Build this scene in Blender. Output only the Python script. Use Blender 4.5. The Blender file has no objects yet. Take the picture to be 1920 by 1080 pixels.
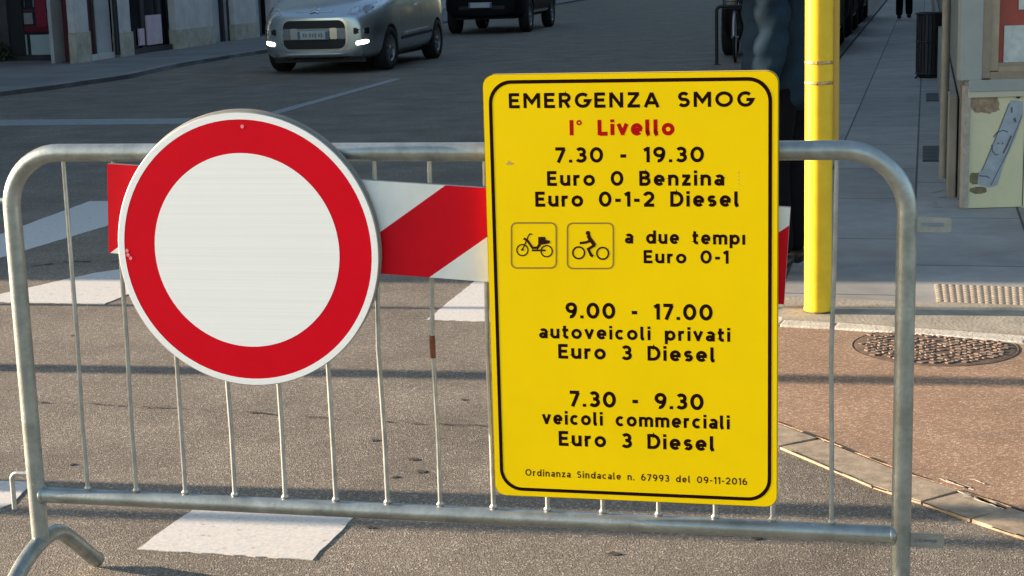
import bpy, bmesh, math, random
from mathutils import Vector, Matrix
from mathutils.bvhtree import BVHTree
random.seed(7)
rad = math.radians
S = bpy.context.scene
COL = S.collection

# ------------------------------------------------------------------ camera, light, exposure
CAM_H, PITCH, ROLL, FPX = 1.46535, 0.19583, 0.02942, 3063.16
fwd = Vector((0, math.cos(PITCH), -math.sin(PITCH)))
r0 = Vector((1, 0, 0)); d0 = fwd.cross(r0)
CR = r0*math.cos(ROLL) + d0*math.sin(ROLL)
CD = d0*math.cos(ROLL) - r0*math.sin(ROLL)
cam = bpy.data.cameras.new('camera'); cam.sensor_width = 36; cam.lens = FPX/1920*36
cam.clip_start = .05; cam.clip_end = 2000
cam_o = bpy.data.objects.new('camera', cam); COL.objects.link(cam_o)
M = Matrix((CR, -CD, -fwd)).transposed().to_4x4(); M.translation = (0, 0, CAM_H)
cam_o.matrix_world = M
S.camera = cam_o

SUN_AZ, SUN_EL = rad(10.5), rad(11.5)      # light travels to the right and a little towards the viewer
travel = Vector((math.cos(SUN_AZ)*math.cos(SUN_EL), -math.sin(SUN_AZ)*math.cos(SUN_EL), -math.sin(SUN_EL)))
sun = bpy.data.lights.new('sun', 'SUN'); sun.energy = 5.0; sun.angle = rad(.5); sun.color = (1, .80, .60)
sun_o = bpy.data.objects.new('sun', sun); COL.objects.link(sun_o)
sun_o.rotation_euler = travel.to_track_quat('-Z', 'Y').to_euler()
w = bpy.data.worlds.new('World'); S.world = w; w.use_nodes = True
nt = w.node_tree; bg = nt.nodes['Background']
sky = nt.nodes.new('ShaderNodeTexSky'); sky.sky_type = 'NISHITA'; sky.sun_disc = False
sky.sun_elevation = SUN_EL; sky.sun_rotation = math.atan2(-travel.x, -travel.y)
sky.air_density = 1.0; sky.dust_density = 1.0
nt.links.new(sky.outputs[0], bg.inputs[0]); bg.inputs[1].default_value = .10
S.view_settings.view_transform = 'Standard'; S.view_settings.look = 'None'
S.view_settings.exposure = 1.85; S.view_settings.gamma = 1

def at(px, py, z=0.0):                      # pixel of the photograph -> point at height z
    v = CR*((px-960)/FPX) + CD*((py-540)/FPX) + fwd
    t = (z-CAM_H)/v.z
    return Vector((v.x*t, v.y*t, z))
def ray_plane(px, py, p0, n):
    v = CR*((px-960)/FPX) + CD*((py-540)/FPX) + fwd
    c = Vector((0, 0, CAM_H)); t = (p0-c).dot(n)/v.dot(n)
    return c + v*t

# ------------------------------------------------------------------ helpers
MATS = {}
def mat(name, col, rough=.6, metal=0., noise=0., scale=8., bump=0., bscale=60., tint=None, spec=.5, coat=0., detail=4., emit=0.):
    if name in MATS: return MATS[name]
    m = bpy.data.materials.new(name); m.use_nodes = True; t = m.node_tree; b = t.nodes['Principled BSDF']
    c = tuple(col)+(1,)
    b.inputs['Base Color'].default_value = c; b.inputs['Roughness'].default_value = rough
    b.inputs['Metallic'].default_value = metal; b.inputs['Specular IOR Level'].default_value = spec
    b.inputs['Coat Weight'].default_value = coat
    if emit:
        b.inputs['Emission Color'].default_value = c; b.inputs['Emission Strength'].default_value = emit
    tc = t.nodes.new('ShaderNodeTexCoord')
    if noise:
        n = t.nodes.new('ShaderNodeTexNoise'); n.inputs['Scale'].default_value = scale; n.inputs['Detail'].default_value = detail
        n.inputs['Roughness'].default_value = .65
        t.links.new(tc.outputs['Object'], n.inputs['Vector'])
        r = t.nodes.new('ShaderNodeValToRGB'); r.color_ramp.elements[0].position = .3; r.color_ramp.elements[1].position = .72
        lo = tint if tint else tuple(x*(1-noise) for x in col)
        r.color_ramp.elements[0].color = tuple(lo)+(1,); r.color_ramp.elements[1].color = tuple(min(1, x*(1+noise*.5)) for x in col)+(1,)
        t.links.new(n.outputs['Fac'], r.inputs[0]); t.links.new(r.outputs[0], b.inputs['Base Color'])
    if bump:
        n2 = t.nodes.new('ShaderNodeTexNoise'); n2.inputs['Scale'].default_value = bscale; n2.inputs['Detail'].default_value = 3
        t.links.new(tc.outputs['Object'], n2.inputs['Vector'])
        bp = t.nodes.new('ShaderNodeBump'); bp.inputs['Strength'].default_value = bump; bp.inputs['Distance'].default_value = .01
        t.links.new(n2.outputs['Fac'], bp.inputs['Height']); t.links.new(bp.outputs[0], b.inputs['Normal'])
    MATS[name] = m
    return m

def asphalt(name, dark, light, spk=130., patch=(.75, 1.15), bump=.35, pale=None):
    m = bpy.data.materials.new(name); m.use_nodes = True; t = m.node_tree; b = t.nodes['Principled BSDF']
    tc = t.nodes.new('ShaderNodeTexCoord'); L = t.links.new
    vo = t.nodes.new('ShaderNodeTexVoronoi'); vo.inputs['Scale'].default_value = spk; L(tc.outputs['Object'], vo.inputs['Vector'])
    sp = t.nodes.new('ShaderNodeSeparateColor'); L(vo.outputs['Color'], sp.inputs[0])
    rp = t.nodes.new('ShaderNodeValToRGB'); e = rp.color_ramp.elements
    e[0].position = .05; e[0].color = tuple(dark)+(1,); e[1].position = .80; e[1].color = tuple(light)+(1,)
    x = rp.color_ramp.elements.new(.98); x.color = tuple(min(1, c*1.9) for c in (pale or light))+(1,)
    L(sp.outputs[0], rp.inputs[0])
    no = t.nodes.new('ShaderNodeTexNoise'); no.inputs['Scale'].default_value = 1.7; no.inputs['Detail'].default_value = 7; no.inputs['Roughness'].default_value = .7
    L(tc.outputs['Object'], no.inputs['Vector'])
    mr = t.nodes.new('ShaderNodeMapRange'); mr.inputs[1].default_value = .3; mr.inputs[2].default_value = .7
    mr.inputs[3].default_value = patch[0]; mr.inputs[4].default_value = patch[1]; L(no.outputs['Fac'], mr.inputs[0])
    mx = t.nodes.new('ShaderNodeMix'); mx.data_type = 'RGBA'; mx.blend_type = 'MULTIPLY'; mx.inputs[0].default_value = 1
    L(rp.outputs[0], mx.inputs[6]); L(mr.outputs[0], mx.inputs[7]); L(mx.outputs[2], b.inputs['Base Color'])
    b.inputs['Roughness'].default_value = .85; b.inputs['Specular IOR Level'].default_value = .3
    bp = t.nodes.new('ShaderNodeBump'); bp.inputs['Strength'].default_value = bump; bp.inputs['Distance'].default_value = .004
    L(vo.outputs['Distance'], bp.inputs['Height']); L(bp.outputs[0], b.inputs['Normal'])
    MATS[name] = m
    return m

def chips(m, col, scale, lo, hi):
    t = m.node_tree; b = t.nodes['Principled BSDF']; src = b.inputs['Base Color'].links[0].from_socket
    tc = t.nodes.new('ShaderNodeTexCoord'); n = t.nodes.new('ShaderNodeTexNoise'); n.inputs['Scale'].default_value = scale; n.inputs['Detail'].default_value = 7; n.inputs['Roughness'].default_value = .72
    r = t.nodes.new('ShaderNodeValToRGB'); r.color_ramp.elements[0].position = lo; r.color_ramp.elements[1].position = hi
    mx = t.nodes.new('ShaderNodeMix'); mx.data_type = 'RGBA'; mx.inputs[7].default_value = tuple(col)+(1,); L = t.links.new
    L(tc.outputs['Object'], n.inputs['Vector']); L(n.outputs['Fac'], r.inputs[0]); L(r.outputs[0], mx.inputs[0]); L(src, mx.inputs[6]); L(mx.outputs[2], b.inputs['Base Color'])

class MB:
    def __init__(s): s.v = []; s.f = []; s.m = []; s.sm = []
    def add(s, vs, fs, mi=0, smooth=False):
        o = len(s.v); s.v += [tuple(x) for x in vs]
        for f in fs: s.f.append([i+o for i in f]); s.m.append(mi); s.sm.append(smooth)
    def box(s, c, size, mi=0, rz=0., bev=0.):
        x, y, z = [q/2 for q in size]; R = Matrix.Rotation(rz, 3, 'Z'); c = Vector(c)
        if bev <= 0:
            vs = [c+R@Vector((i*x, j*y, k*z)) for i in (-1, 1) for j in (-1, 1) for k in (-1, 1)]
            s.add(vs, [(0, 1, 3, 2), (4, 6, 7, 5), (0, 4, 5, 1), (2, 3, 7, 6), (0, 2, 6, 4), (1, 5, 7, 3)], mi); return
        b = min(bev, x*.9, y*.9, z*.9)
        bm = bmesh.new(); bmesh.ops.create_cube(bm, size=1)
        for v in bm.verts: v.co = Vector((v.co.x*2*x, v.co.y*2*y, v.co.z*2*z))
        bmesh.ops.bevel(bm, geom=bm.edges[:], offset=b, segments=2, profile=.6, affect='EDGES')
        bm.verts.index_update()
        s.add([c+R@v.co for v in bm.verts], [[v.index for v in f.verts] for f in bm.faces], mi); bm.free()
    def tube(s, pts, r, n=14, mi=0, closed=False, caps=True):
        pts = [Vector(p) for p in pts]; N = len(pts)
        rs = r if isinstance(r, (list, tuple)) else [r]*N
        T = []
        for i in range(N):
            a = pts[(i-1) % N] if (closed or i > 0) else pts[i]; b = pts[(i+1) % N] if (closed or i < N-1) else pts[i]
            T.append((b-a).normalized())
        ref = Vector((0, 0, 1)) if abs(T[0].z) < .9 else Vector((0, 1, 0))
        nrm = (ref - T[0]*ref.dot(T[0])).normalized(); vs = []
        for i in range(N):
            nrm = (nrm - T[i]*nrm.dot(T[i])).normalized(); bn = T[i].cross(nrm)
            for k in range(n):
                a = 2*math.pi*k/n; vs.append(pts[i]+(nrm*math.cos(a)+bn*math.sin(a))*rs[i])
        fs = []
        for i in range(N if closed else N-1):
            j = (i+1) % N
            for k in range(n): fs.append((i*n+k, i*n+(k+1) % n, j*n+(k+1) % n, j*n+k))
        s.add(vs, fs, mi, True)
        if caps and not closed:
            s.add(vs[:n], [list(range(n))[::-1]], mi); s.add(vs[-n:], [list(range(n))], mi)
    def lathe(s, prof, n=32, axis='z', mi=0, c=(0, 0, 0), smooth=True):
        vs = []; c = Vector(c)
        for r, h in prof:
            for k in range(n):
                a = 2*math.pi*k/n
                p = (r*math.cos(a), r*math.sin(a), h) if axis == 'z' else ((h, r*math.cos(a), r*math.sin(a)) if axis == 'x' else (r*math.cos(a), h, r*math.sin(a)))
                vs.append(c+Vector(p))
        fs = [(i*n+k, i*n+(k+1) % n, (i+1)*n+(k+1) % n, (i+1)*n+k) for i in range(len(prof)-1) for k in range(n)]
        s.add(vs, fs, mi, smooth)
    def prism(s, poly, h0, h1, mi=0, axis='z', cap=True):   # poly in 2d, extruded
        n = len(poly)
        P = (lambda a, b, h: (a, b, h)) if axis == 'z' else ((lambda a, b, h: (a, h, b)) if axis == 'y' else (lambda a, b, h: (h, a, b)))
        vs = [P(a, b, h0) for a, b in poly]+[P(a, b, h1) for a, b in poly]
        fs = [(i, (i+1) % n, n+(i+1) % n, n+i) for i in range(n)]
        s.add(vs, fs, mi)
        if cap: s.add(vs[:n], [list(range(n))[::-1]], mi); s.add(vs[n:], [list(range(n))], mi)
    def build(s, name, mats, parent=None, loc=None, rot=None, **kw):
        me = bpy.data.meshes.new(name); me.from_pydata(s.v, [], s.f)
        for m in (mats if isinstance(mats, (list, tuple)) else [mats]): me.materials.append(m)
        me.polygons.foreach_set('material_index', s.m); me.polygons.foreach_set('use_smooth', s.sm)
        bm = bmesh.new(); bm.from_mesh(me); bmesh.ops.recalc_face_normals(bm, faces=bm.faces[:]); bm.to_mesh(me); bm.free()
        return link(name, me, parent, loc, rot, **kw)
def link(name, me, parent=None, loc=None, rot=None, **kw):
    o = bpy.data.objects.new(name, me); COL.objects.link(o)
    if parent: o.parent = parent
    if loc is not None: o.location = loc
    if rot is not None: o.rotation_euler = rot
    for k, v in kw.items(): o[k] = v
    return o
def thing(name, label, cat, loc=(0, 0, 0), rot=(0, 0, 0), group=None):
    o = bpy.data.objects.new(name, None); COL.objects.link(o); o.location = loc; o.rotation_euler = rot; o.empty_display_size = .2
    o['label'] = label; o['category'] = cat
    if group: o['group'] = group
    return o
def tag(o, label, cat, group=None):
    o['label'] = label; o['category'] = cat
    if group: o['group'] = group
    return o
def rrect(w, h, r, n=6, cx=0, cy=0):
    P = []
    for sx, sy, a in ((1, 1, 0), (-1, 1, 90), (-1, -1, 180), (1, -1, 270)):
        for k in range(n+1):
            t = rad(a+90*k/n); P.append((cx+sx*(w/2-r)+r*math.cos(t), cy+sy*(h/2-r)+r*math.sin(t)))
    return P
def arcpts(c, r, a0, a1, n, u, v):
    return [Vector(c)+Vector(u)*r*math.cos(rad(a0+(a1-a0)*k/n))+Vector(v)*r*math.sin(rad(a0+(a1-a0)*k/n)) for k in range(n+1)]
def evaluated_mesh(o, name):
    dg = bpy.context.evaluated_depsgraph_get(); me = bpy.data.meshes.new_from_object(o.evaluated_get(dg)); me.name = name
    bpy.data.objects.remove(o); return me
def kindstruct(o): o['kind'] = 'structure'; return o

# ------------------------------------------------------------------ materials
ROAD = asphalt('road asphalt', (.128, .110, .088), (.212, .181, .144), 215, (.66, 1.18), .35, pale=(.21, .185, .15))
PINK = asphalt('reddish pavement asphalt', (.23, .145, .092), (.335, .222, .145), 170, (.72, 1.14), .2, pale=(.28, .20, .14))
PAINT = mat('worn white road paint', (.58, .56, .525), .7, noise=.22, scale=95, bump=.03, bscale=220)
chips(PAINT, (.21, .18, .145), 26, .60, .70)
PAINT_OLD = mat('faded road paint', (.30, .31, .315), .75, noise=.25, scale=14)
KERB = mat('kerb stone', (.33, .262, .185), .9, noise=.45, scale=22, bump=.12, bscale=160, detail=8)
EDGE = mat('concrete edging', (.52, .48, .40), .85, noise=.28, scale=16, bump=.4, bscale=90)
GALV = mat('galvanised steel', (.35, .385, .375), .40, .72, noise=.35, scale=16, bump=.06, bscale=120)
GALVD = mat('galvanised rods', (.40, .42, .41), .42, .60, noise=.3, scale=25)
STEEL = mat('grey sign back', (.36, .37, .37), .5, .4, noise=.15, scale=10)
RUST = mat('rust', (.17, .06, .03), .9, noise=.5, scale=60)
RED = mat('red sign film', (.63, .001, .013), .5, noise=.06, scale=5, spec=.08)
REDB = mat('red board film', (.60, .004, .014), .5, noise=.10, scale=8, spec=.1)
YEL = mat('yellow sign film', (.93, .652, .0), .5, noise=.05, scale=4, spec=.08)
INK = mat('black lettering', (.016, .003, .002), .8, spec=.05)
INKR = mat('red lettering', (.45, .004, .006), .8, spec=.05)
INKB = mat('brown pictogram line', (.30, .17, .015), .6)
INKP = mat('dark brown pictogram', (.035, .010, .006), .8, spec=.05)
POLEY = mat('yellow pole paint', (.74, .50, .022), .45, noise=.16, scale=9, coat=.1, spec=.3)
chips(POLEY, (.30, .19, .06), 19, .695, .72)
POLEO = mat('ochre conduit paint', (.46, .30, .04), .5, noise=.12, scale=6)
def white_film():
    m = mat('white retroreflective film', (.80, .82, .79), .5); t = m.node_tree; b = t.nodes['Principled BSDF']
    tc = t.nodes.new('ShaderNodeTexCoord'); mp = t.nodes.new('ShaderNodeMapping'); mp.inputs['Scale'].default_value = (1.2, 4, 210)
    n = t.nodes.new('ShaderNodeTexNoise'); n.inputs['Scale'].default_value = 1.0; n.inputs['Detail'].default_value = 3
    r = t.nodes.new('ShaderNodeValToRGB'); r.color_ramp.elements[0].color = (.83, .86, .85, 1); r.color_ramp.elements[1].color = (.88, .90, .89, 1)
    r.color_ramp.elements[0].position = .35; r.color_ramp.elements[1].position = .65
    t.links.new(tc.outputs['Object'], mp.inputs[0]); t.links.new(mp.outputs[0], n.inputs[0]); t.links.new(n.outputs[0], r.inputs[0]); t.links.new(r.outputs[0], b.inputs['Base Color'])
    return m
WHITE = white_film()
WHITEB = mat('white board film', (.76, .79, .76), .5, noise=.08, scale=14)

# ------------------------------------------------------------------ the ground and its markings
g = MB(); g.add([(-500, -100, 0), (500, -100, 0), (500, 900, 0), (-500, 900, 0)], [(0, 1, 2, 3)])
kindstruct(g.build('road', ROAD))
def flat(name, pts, z, m, jit=0., th=.003):
    P = []
    n = len(pts)
    for i in range(n):
        a, b = Vector(pts[i][:2]), Vector(pts[(i+1) % n][:2]); k = max(1, int((b-a).length/.03)) if jit else 1
        for j in range(k):
            p = a.lerp(b, j/k)
            if jit: p += Vector((random.uniform(-jit, jit), random.uniform(-jit, jit)))
            P.append((p.x, p.y))
    q = MB(); q.prism(P, z-th, z)
    return kindstruct(q.build(name, m))
def pxpoly(pts, z=0.): return [at(x, y, z)[:2] for x, y in pts]
crossing = [[(258, 1031), (366, 953), (667, 968), (585, 1051)],
            [(-60, 566), (195, 571), (265, 543), (265, 500), (175, 513)],
            [(800, 600), (950, 605), (1075, 520), (892, 527)],
            [(-60, 502), (-60, 462), (168, 378), (262, 377), (200, 424)],
            [(-40, 968), (26, 944), (62, 905), (-30, 902)]]
for c in crossing: flat('crossing_stripe', pxpoly(c), .003, PAINT, .003, .0025)
flat('lane_line', pxpoly([(470, 221), (480, 226), (752, 149), (738, 148)]), .005, PAINT_OLD, .006)
flat('stop_line', pxpoly([(-80, 226), (-80, 237), (420, 232), (420, 222)]), .005, PAINT_OLD, .006)
TAR = mat('dark tar seam', (.035, .028, .024), .9, noise=.3, scale=30)
def crack(pts, wpx, z=.004, name='road_crack', m=TAR):
    P = [at(x, y) for x, y in pts]; pts2 = []
    for a, b in zip(P[:-1], P[1:]):
        k = max(2, int((b-a).length/.05)); pts2 += [a.lerp(b, j/k)+Vector((random.uniform(-.008, .008), random.uniform(-.010, .010), 0)) for j in range(k)]
    q = MB()
    for a, b in zip(pts2[:-1], pts2[1:]):
        if random.random() < .38: continue
        d = (b-a).normalized(); nn = Vector((-d.y, d.x, 0))*wpx*random.uniform(.2, 1)
        q.add([a-nn+Vector((0, 0, z)), b-nn*.6+Vector((0, 0, z)), b+nn*.6+Vector((0, 0, z)), a+nn+Vector((0, 0, z))], [(0, 1, 2, 3)])
    return kindstruct(q.build(name, m))
crack([(68, 755), (240, 762), (430, 773), (600, 785), (760, 795), (915, 800), (1200, 815)], .008)
crack([(60, 500), (120, 492), (230, 490), (420, 494)], .02)
crack([(190, 585), (235, 580)], .008)

def crack_line(line, wd):
    q = MB(); P = [Vector((a, b, 0)) for a, b in line]
    for a, b in zip(P[:-1], P[1:]):
        k = max(2, int((b-a).length/.06)); d = (b-a).normalized(); n = Vector((-d.y, d.x, 0))
        for j in range(k):
            if random.random() < .3: continue
            o = n*random.uniform(-.007, .007); w0 = n*wd*random.uniform(.15, .6); u, v = a.lerp(b, j/k)+o, a.lerp(b, (j+1)/k)+o
            q.add([u-w0+Vector((0, 0, .0098)), v-w0*.7+Vector((0, 0, .0098)), v+w0*.7+Vector((0, 0, .0098)), u+w0+Vector((0, 0, .0098))], [(0, 1, 2, 3)])
    return kindstruct(q.build('kerb_seam', TAR))
STAIN = mat('dark road stain', (.055, .046, .038), .9, noise=.5, scale=30)
for (x, y, r) in ((702, 826, 11), (775, 862, 12), (790, 885, 14), (740, 895, 7), (135, 872, 8), (695, 990, 9), (870, 750, 8), (137, 630, 7), (1420, 1010, 10), (1150, 1040, 12)):
    p = at(x, y); flat('road_stain', [(p.x+r*.0013*random.uniform(.5, 1.4)*math.cos(a), p.y+r*.0013*random.uniform(.4, 1.2)*math.sin(a)) for a in [6.283*i/12 for i in range(12)]], .0028, STAIN, .003, .002)

# street direction and the pavement on the right
SD = Vector((math.sin(rad(14.3)), math.cos(rad(14.3)), 0)); SN = Vector((SD.y, -SD.x, 0))
def paving():
    m = bpy.data.materials.new('stone slab paving'); m.use_nodes = True; t = m.node_tree; b = t.nodes['Principled BSDF']; L = t.links.new
    tc = t.nodes.new('ShaderNodeTexCoord'); mp = t.nodes.new('ShaderNodeMapping'); L(tc.outputs['Object'], mp.inputs[0])
    mp.inputs['Rotation'].default_value = (0, 0, rad(90)); 
    br = t.nodes.new('ShaderNodeTexBrick'); L(mp.outputs[0], br.inputs['Vector'])
    br.inputs['Scale'].default_value = 1; br.inputs['Mortar Size'].default_value = .008; br.inputs['Brick Width'].default_value = 1.45; br.inputs['Row Height'].default_value = .565
    br.inputs['Color1'].default_value = (.225, .225, .215, 1); br.inputs['Color2'].default_value = (.30, .298, .28, 1); br.inputs['Mortar'].default_value = (.05, .05, .05, 1)
    br.inputs['Mortar Smooth'].default_value = .3
    n = t.nodes.new('ShaderNodeTexNoise'); n.inputs['Scale'].default_value = 2.5; n.inputs['Detail'].default_value = 9; n.inputs['Roughness'].default_value = .7; L(tc.outputs['Object'], n.inputs[0])
    mr = t.nodes.new('ShaderNodeMapRange'); mr.inputs[1].default_value = .3; mr.inputs[2].default_value = .7; mr.inputs[3].default_value = .75; mr.inputs[4].default_value = 1.2; L(n.outputs[0], mr.inputs[0])
    mx = t.nodes.new('ShaderNodeMix'); mx.data_type = 'RGBA'; mx.blend_type = 'MULTIPLY'; mx.inputs[0].default_value = 1
    L(br.outputs[0], mx.inputs[6]); L(mr.outputs[0], mx.inputs[7]); L(mx.outputs[2], b.inputs['Base Color'])
    b.inputs['Roughness'].default_value = .8
    return m
PAVE = paving()
# local frame of the pavement: x across the street, y along it
pe = at(1580, 105)                      # a point of its left edge
PO = pe - SD*14.6
pv = thing('pavement', '', '', (PO.x, PO.y, 0), (0, 0, -rad(14.3))); bpy.data.objects.remove(pv)
def strt(name, mb, m, z=0): return kindstruct(mb.build(name, m, None, (PO.x, PO.y, z), (0, 0, -rad(14.3))))
def toloc(p): d = Vector((p[0], p[1], 0))-Vector((PO.x, PO.y, 0)); return (d.dot(SN), d.dot(SD))
zP = .014
c1, c2 = toloc(at(1300, 602, zP)), toloc(at(2250, 672, zP))
q = MB(); q.prism([(0, 1.0), (.0, 120), (12, 120), (12, c2[1]-1.2), (c2[0], c2[1]), toloc(at(1460, 603, zP)), (c1[0], c1[1])], -.05, zP); strt('pavement', q, PAVE)
q = MB(); q.box((-.07, 60, 0), (.14, 118, .10), 0, 0, .01); strt('kerb', q, mat('dark kerb stone', (.16, .165, .165), .85, noise=.3, scale=10))
# concrete edging along the near end of the pavement
def strip(name, line, wd, z0, z1, m, seg=None, jit=0):
    q = MB()
    P = [Vector((p[0], p[1], 0)) for p in line]
    for a, b in zip(P[:-1], P[1:]):
        d = (b-a).normalized(); n = Vector((-d.y, d.x, 0)); Lh = (b-a).length; k = max(1, round(Lh/seg)) if seg else 1
        for j in range(k):
            s0, s1 = a+d*(Lh*j/k+.004), a+d*(Lh*(j+1)/k-.004)
            zz = z1+random.uniform(-.0015, .0015)
            c = (s0+s1)/2+n*wd/2
            q.box((c.x, c.y, (z0+zz)/2), ((s1-s0).length, wd, zz-z0), 0, math.atan2(d.y, d.x), .006)
    return kindstruct(q.build(name, m))
strip('edging_stone', [at(1180, 600), at(1460, 612, .01), at(1560, 617, .01), at(1700, 626, .01), at(1920, 645, .01), at(2250, 680, .01)], .16, -.05, .017, EDGE, .8)
# reddish pavement between the edging and the kerb
kl = [(.22, 6.05), (.30, 5.72), (.50, 5.28), (.795, 4.76), (.99, 4.36), (1.09, 4.21), (1.18, 4.06), (1.34, 3.82), (1.62, 3.35), (2.1, 2.5)]
ku = [(a+.135, b+.085) for a, b in kl]
z = .008
back = [at(x, y, z)[:2] for x, y in ((2250, 668), (1920, 638), (1700, 622), (1460, 608), (1180, 598))]
q = MB(); q.prism(ku + [(4.2, 2.5), (4.4, 5.2)] + back, -.05, z); kindstruct(q.build('reddish_pavement', PINK))
strip('kerb_stone', kl[::-1], -.148, -.05, .0085, KERB, .62)
crack_line(ku, .014); crack_line([(a-.004, b-.004) for a, b in kl], .010)
# pale paint worn on the reddish pavement
SCUFF = mat('pale scuffs', (.55, .47, .38), .8, noise=.4, scale=40)
for (x, y, wx, wy) in ((1800, 899, 34, 4), (1822, 921, 45, 8), (1866, 936, 46, 6), (1838, 893, 16, 3), (1890, 945, 40, 5), (1775, 893, 18, 2.5)):
    pts = []
    for k in range(18):
        a = 2*math.pi*k/18; rr = random.uniform(.55, 1.1); pts.append(at(x+wx*rr*math.cos(a)+wy*1.5*math.sin(a), y+wy*rr*math.sin(a)+wx*.28*math.cos(a), .024)[:2])
    flat('paint_scuff', pts, .0095, SCUFF, .004, .001)
# tactile paving
TAC = mat('tactile paving slab', (.29, .245, .19), .85, noise=.2, scale=20)
tq = [at(x, y, zP+.0055) for x, y in ((1757, 566), (2100, 580), (2100, 545), (1752, 532))]
q = MB(); q.prism([p[:2] for p in tq], zP-.02, zP+.0055)
for i in range(26):
    for j in range(8):
        a = tq[0].lerp(tq[1], (i+.5)/26); b_ = tq[3].lerp(tq[2], (i+.5)/26); p = a.lerp(b_, (j+.5)/8)
        q.lathe([(.016, 0), (.014, .002), (.009, .0035), (0.0005, .004)], 10, 'z', 0, p)
kindstruct(q.build('tactile_paving', TAC))
# strip of warmer slabs along the pavement's near end
q = MB(); q.prism([at(x, y, .017)[:2] for x, y in ((1466, 600), (1565, 605), (1920, 630), (2200, 655), (2200, 640), (1920, 573), (1700, 566), (1466, 556))], 0, .0185)
kindstruct(q.build('pavement_border', mat('border stone', (.32, .285, .225), .85, noise=.3, scale=8, bump=.3)))

# manhole cover with a raised chequer pattern
MH = mat('worn cast iron', (.13, .085, .058), .9, .0, noise=.5, scale=20)
MHL = mat('polished iron studs', (.21, .148, .11), .85, .0, noise=.55, scale=30)
mc = at(1752, 650, .008); mh = thing('manhole_cover', 'round brown iron manhole cover with chequered studs set in reddish pavement', 'manhole cover', (mc.x, mc.y, .0085), (0, 0, rad(30)))
q = MB(); q.lathe([(0.0005, .002), (.285, .002), (.293, .001), (.300, .0)], 48); q.build('plate', MH, mh)
q = MB(); q.lathe([(.300, .0005), (.301, .0015), (.306, .0015), (.307, .0)], 48); q.build('frame', MH, mh)
q = MB()
for i in range(-9, 10):
    for j in range(-9, 10):
        x, y = i*.031, j*.031
        if x*x+y*y < (.275+random.uniform(-.02, .015))**2 and random.random() < .93: q.box((x+random.uniform(-.004, .004), y+random.uniform(-.004, .004), .0045), (random.uniform(.014, .027), random.uniform(.012, .026), random.uniform(.002, .006)), 0, random.uniform(-.5, .5), .003)
q.build('studs', MHL, mh)['kind'] = 'stuff'

# far left pavement
FZ = .06
lk = [at(x, y, .06) for x, y in ((-700, 240), (0, 172), (120, 157), (240, 140), (330, 120), (430, 103), (480, 96))]
ld = Vector((math.sin(rad(12.5)), math.cos(rad(12.5)), 0))
LP = [p[:2] for p in lk]; e = Vector(lk[-1])+ld*90
q = MB(); q.prism(LP+[e[:2], (e.x-14, e.y), (-40, 60), (-40, lk[0].y+1.5)], -.05, FZ)
kindstruct(q.build('far_pavement', mat('far pavement asphalt', (.20, .195, .19), .85, noise=.35, scale=.8, detail=8)))
strip('far_kerb', [lk[0], lk[1], lk[2], lk[3], lk[4], lk[5], lk[6], e], .14, -.05, FZ+.004, mat('far kerb stone', (.24, .24, .24), .85, noise=.3, scale=3), 1.2)

# ------------------------------------------------------------------ the crowd barrier
BY = 0.22743; B0 = Vector((-1.08926, 3.66379, 0)); BR = (-.0053, 0, -BY)
BM = Matrix.Translation(B0) @ (Matrix.Rotation(-BY, 4, 'Z') @ Matrix.Rotation(-.0053, 4, 'X'))
def bl(u, y, z): return BM @ Vector((u, y, z))
BN = BM.to_3x3() @ Vector((0, -1, 0))
BMI = BM.inverted()
def buv(px, py, off=0.):                 # pixel -> (u, z) in the plane of the barrier, off metres in front of it
    p = BMI @ ray_plane(px, py, B0+BN*off, BN); return p.x, p.z
bar = thing('crowd_barrier', 'galvanised steel crowd control barrier standing across the road, signs hung on it', 'barrier', B0, BR)
uL, uR, zT, zB = -.0415, 1.9325, 1.08, .2767
q = MB(); rc = .125
pts = [Vector((uL, 0, .155)), Vector((uL, 0, .5)), Vector((uL, 0, zT-rc))] + arcpts((uL+rc, 0, zT-rc), rc, 180, 90, 12, (1, 0, 0), (0, 0, 1))[1:] \
    + [Vector((.5, 0, zT)), Vector((1.4, 0, zT-.0015))] + arcpts((uR-rc, 0, zT-rc), rc, 90, 0, 12, (1, 0, 0), (0, 0, 1)) + [Vector((uR, 0, .5)), Vector((uR, 0, .155))]
q.tube(pts, .0200, 20); q.build('frame', GALV, bar)
q = MB(); q.tube([(uL+.012, 0, zB), (1.0, 0, zB-.001), (uR-.012, 0, zB)], .0185, 18)
for u in (uL+.016, uR-.016): q.lathe([(.0185, -.006), (.023, 0), (.0185, .006)], 16, 'x', 0, (u, 0, zB))
q.build('bottom_rail', GALV, bar)
for i in range(15):
    u = .0915+.1213*i; dy = random.uniform(-.004, .004); bow = random.uniform(-.006, .006)
    q = MB(); q.tube([(u+.004, dy*.3, zT-.012), (u+.003+bow*.5, dy, .85), (u+bow, dy, .65), (u, dy, .45), (u, dy*.3, zB+.012)], .0051, 10)
    q.lathe([(.0051, .0), (.0095, -.006), (.0057, -.010)], 10, 'z', 0, (u, dy*.3, zB+.0275))
    o = q.build('rod', GALVD, bar)
    if i == 7:
        q = MB(); q.tube([(u+bow*.9, dy, .63), (u+bow, dy, .655), (u+bow, dy, .68)], [.0060, .0066, .0060], 10); q.build('rust_patch', RUST, o)
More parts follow.
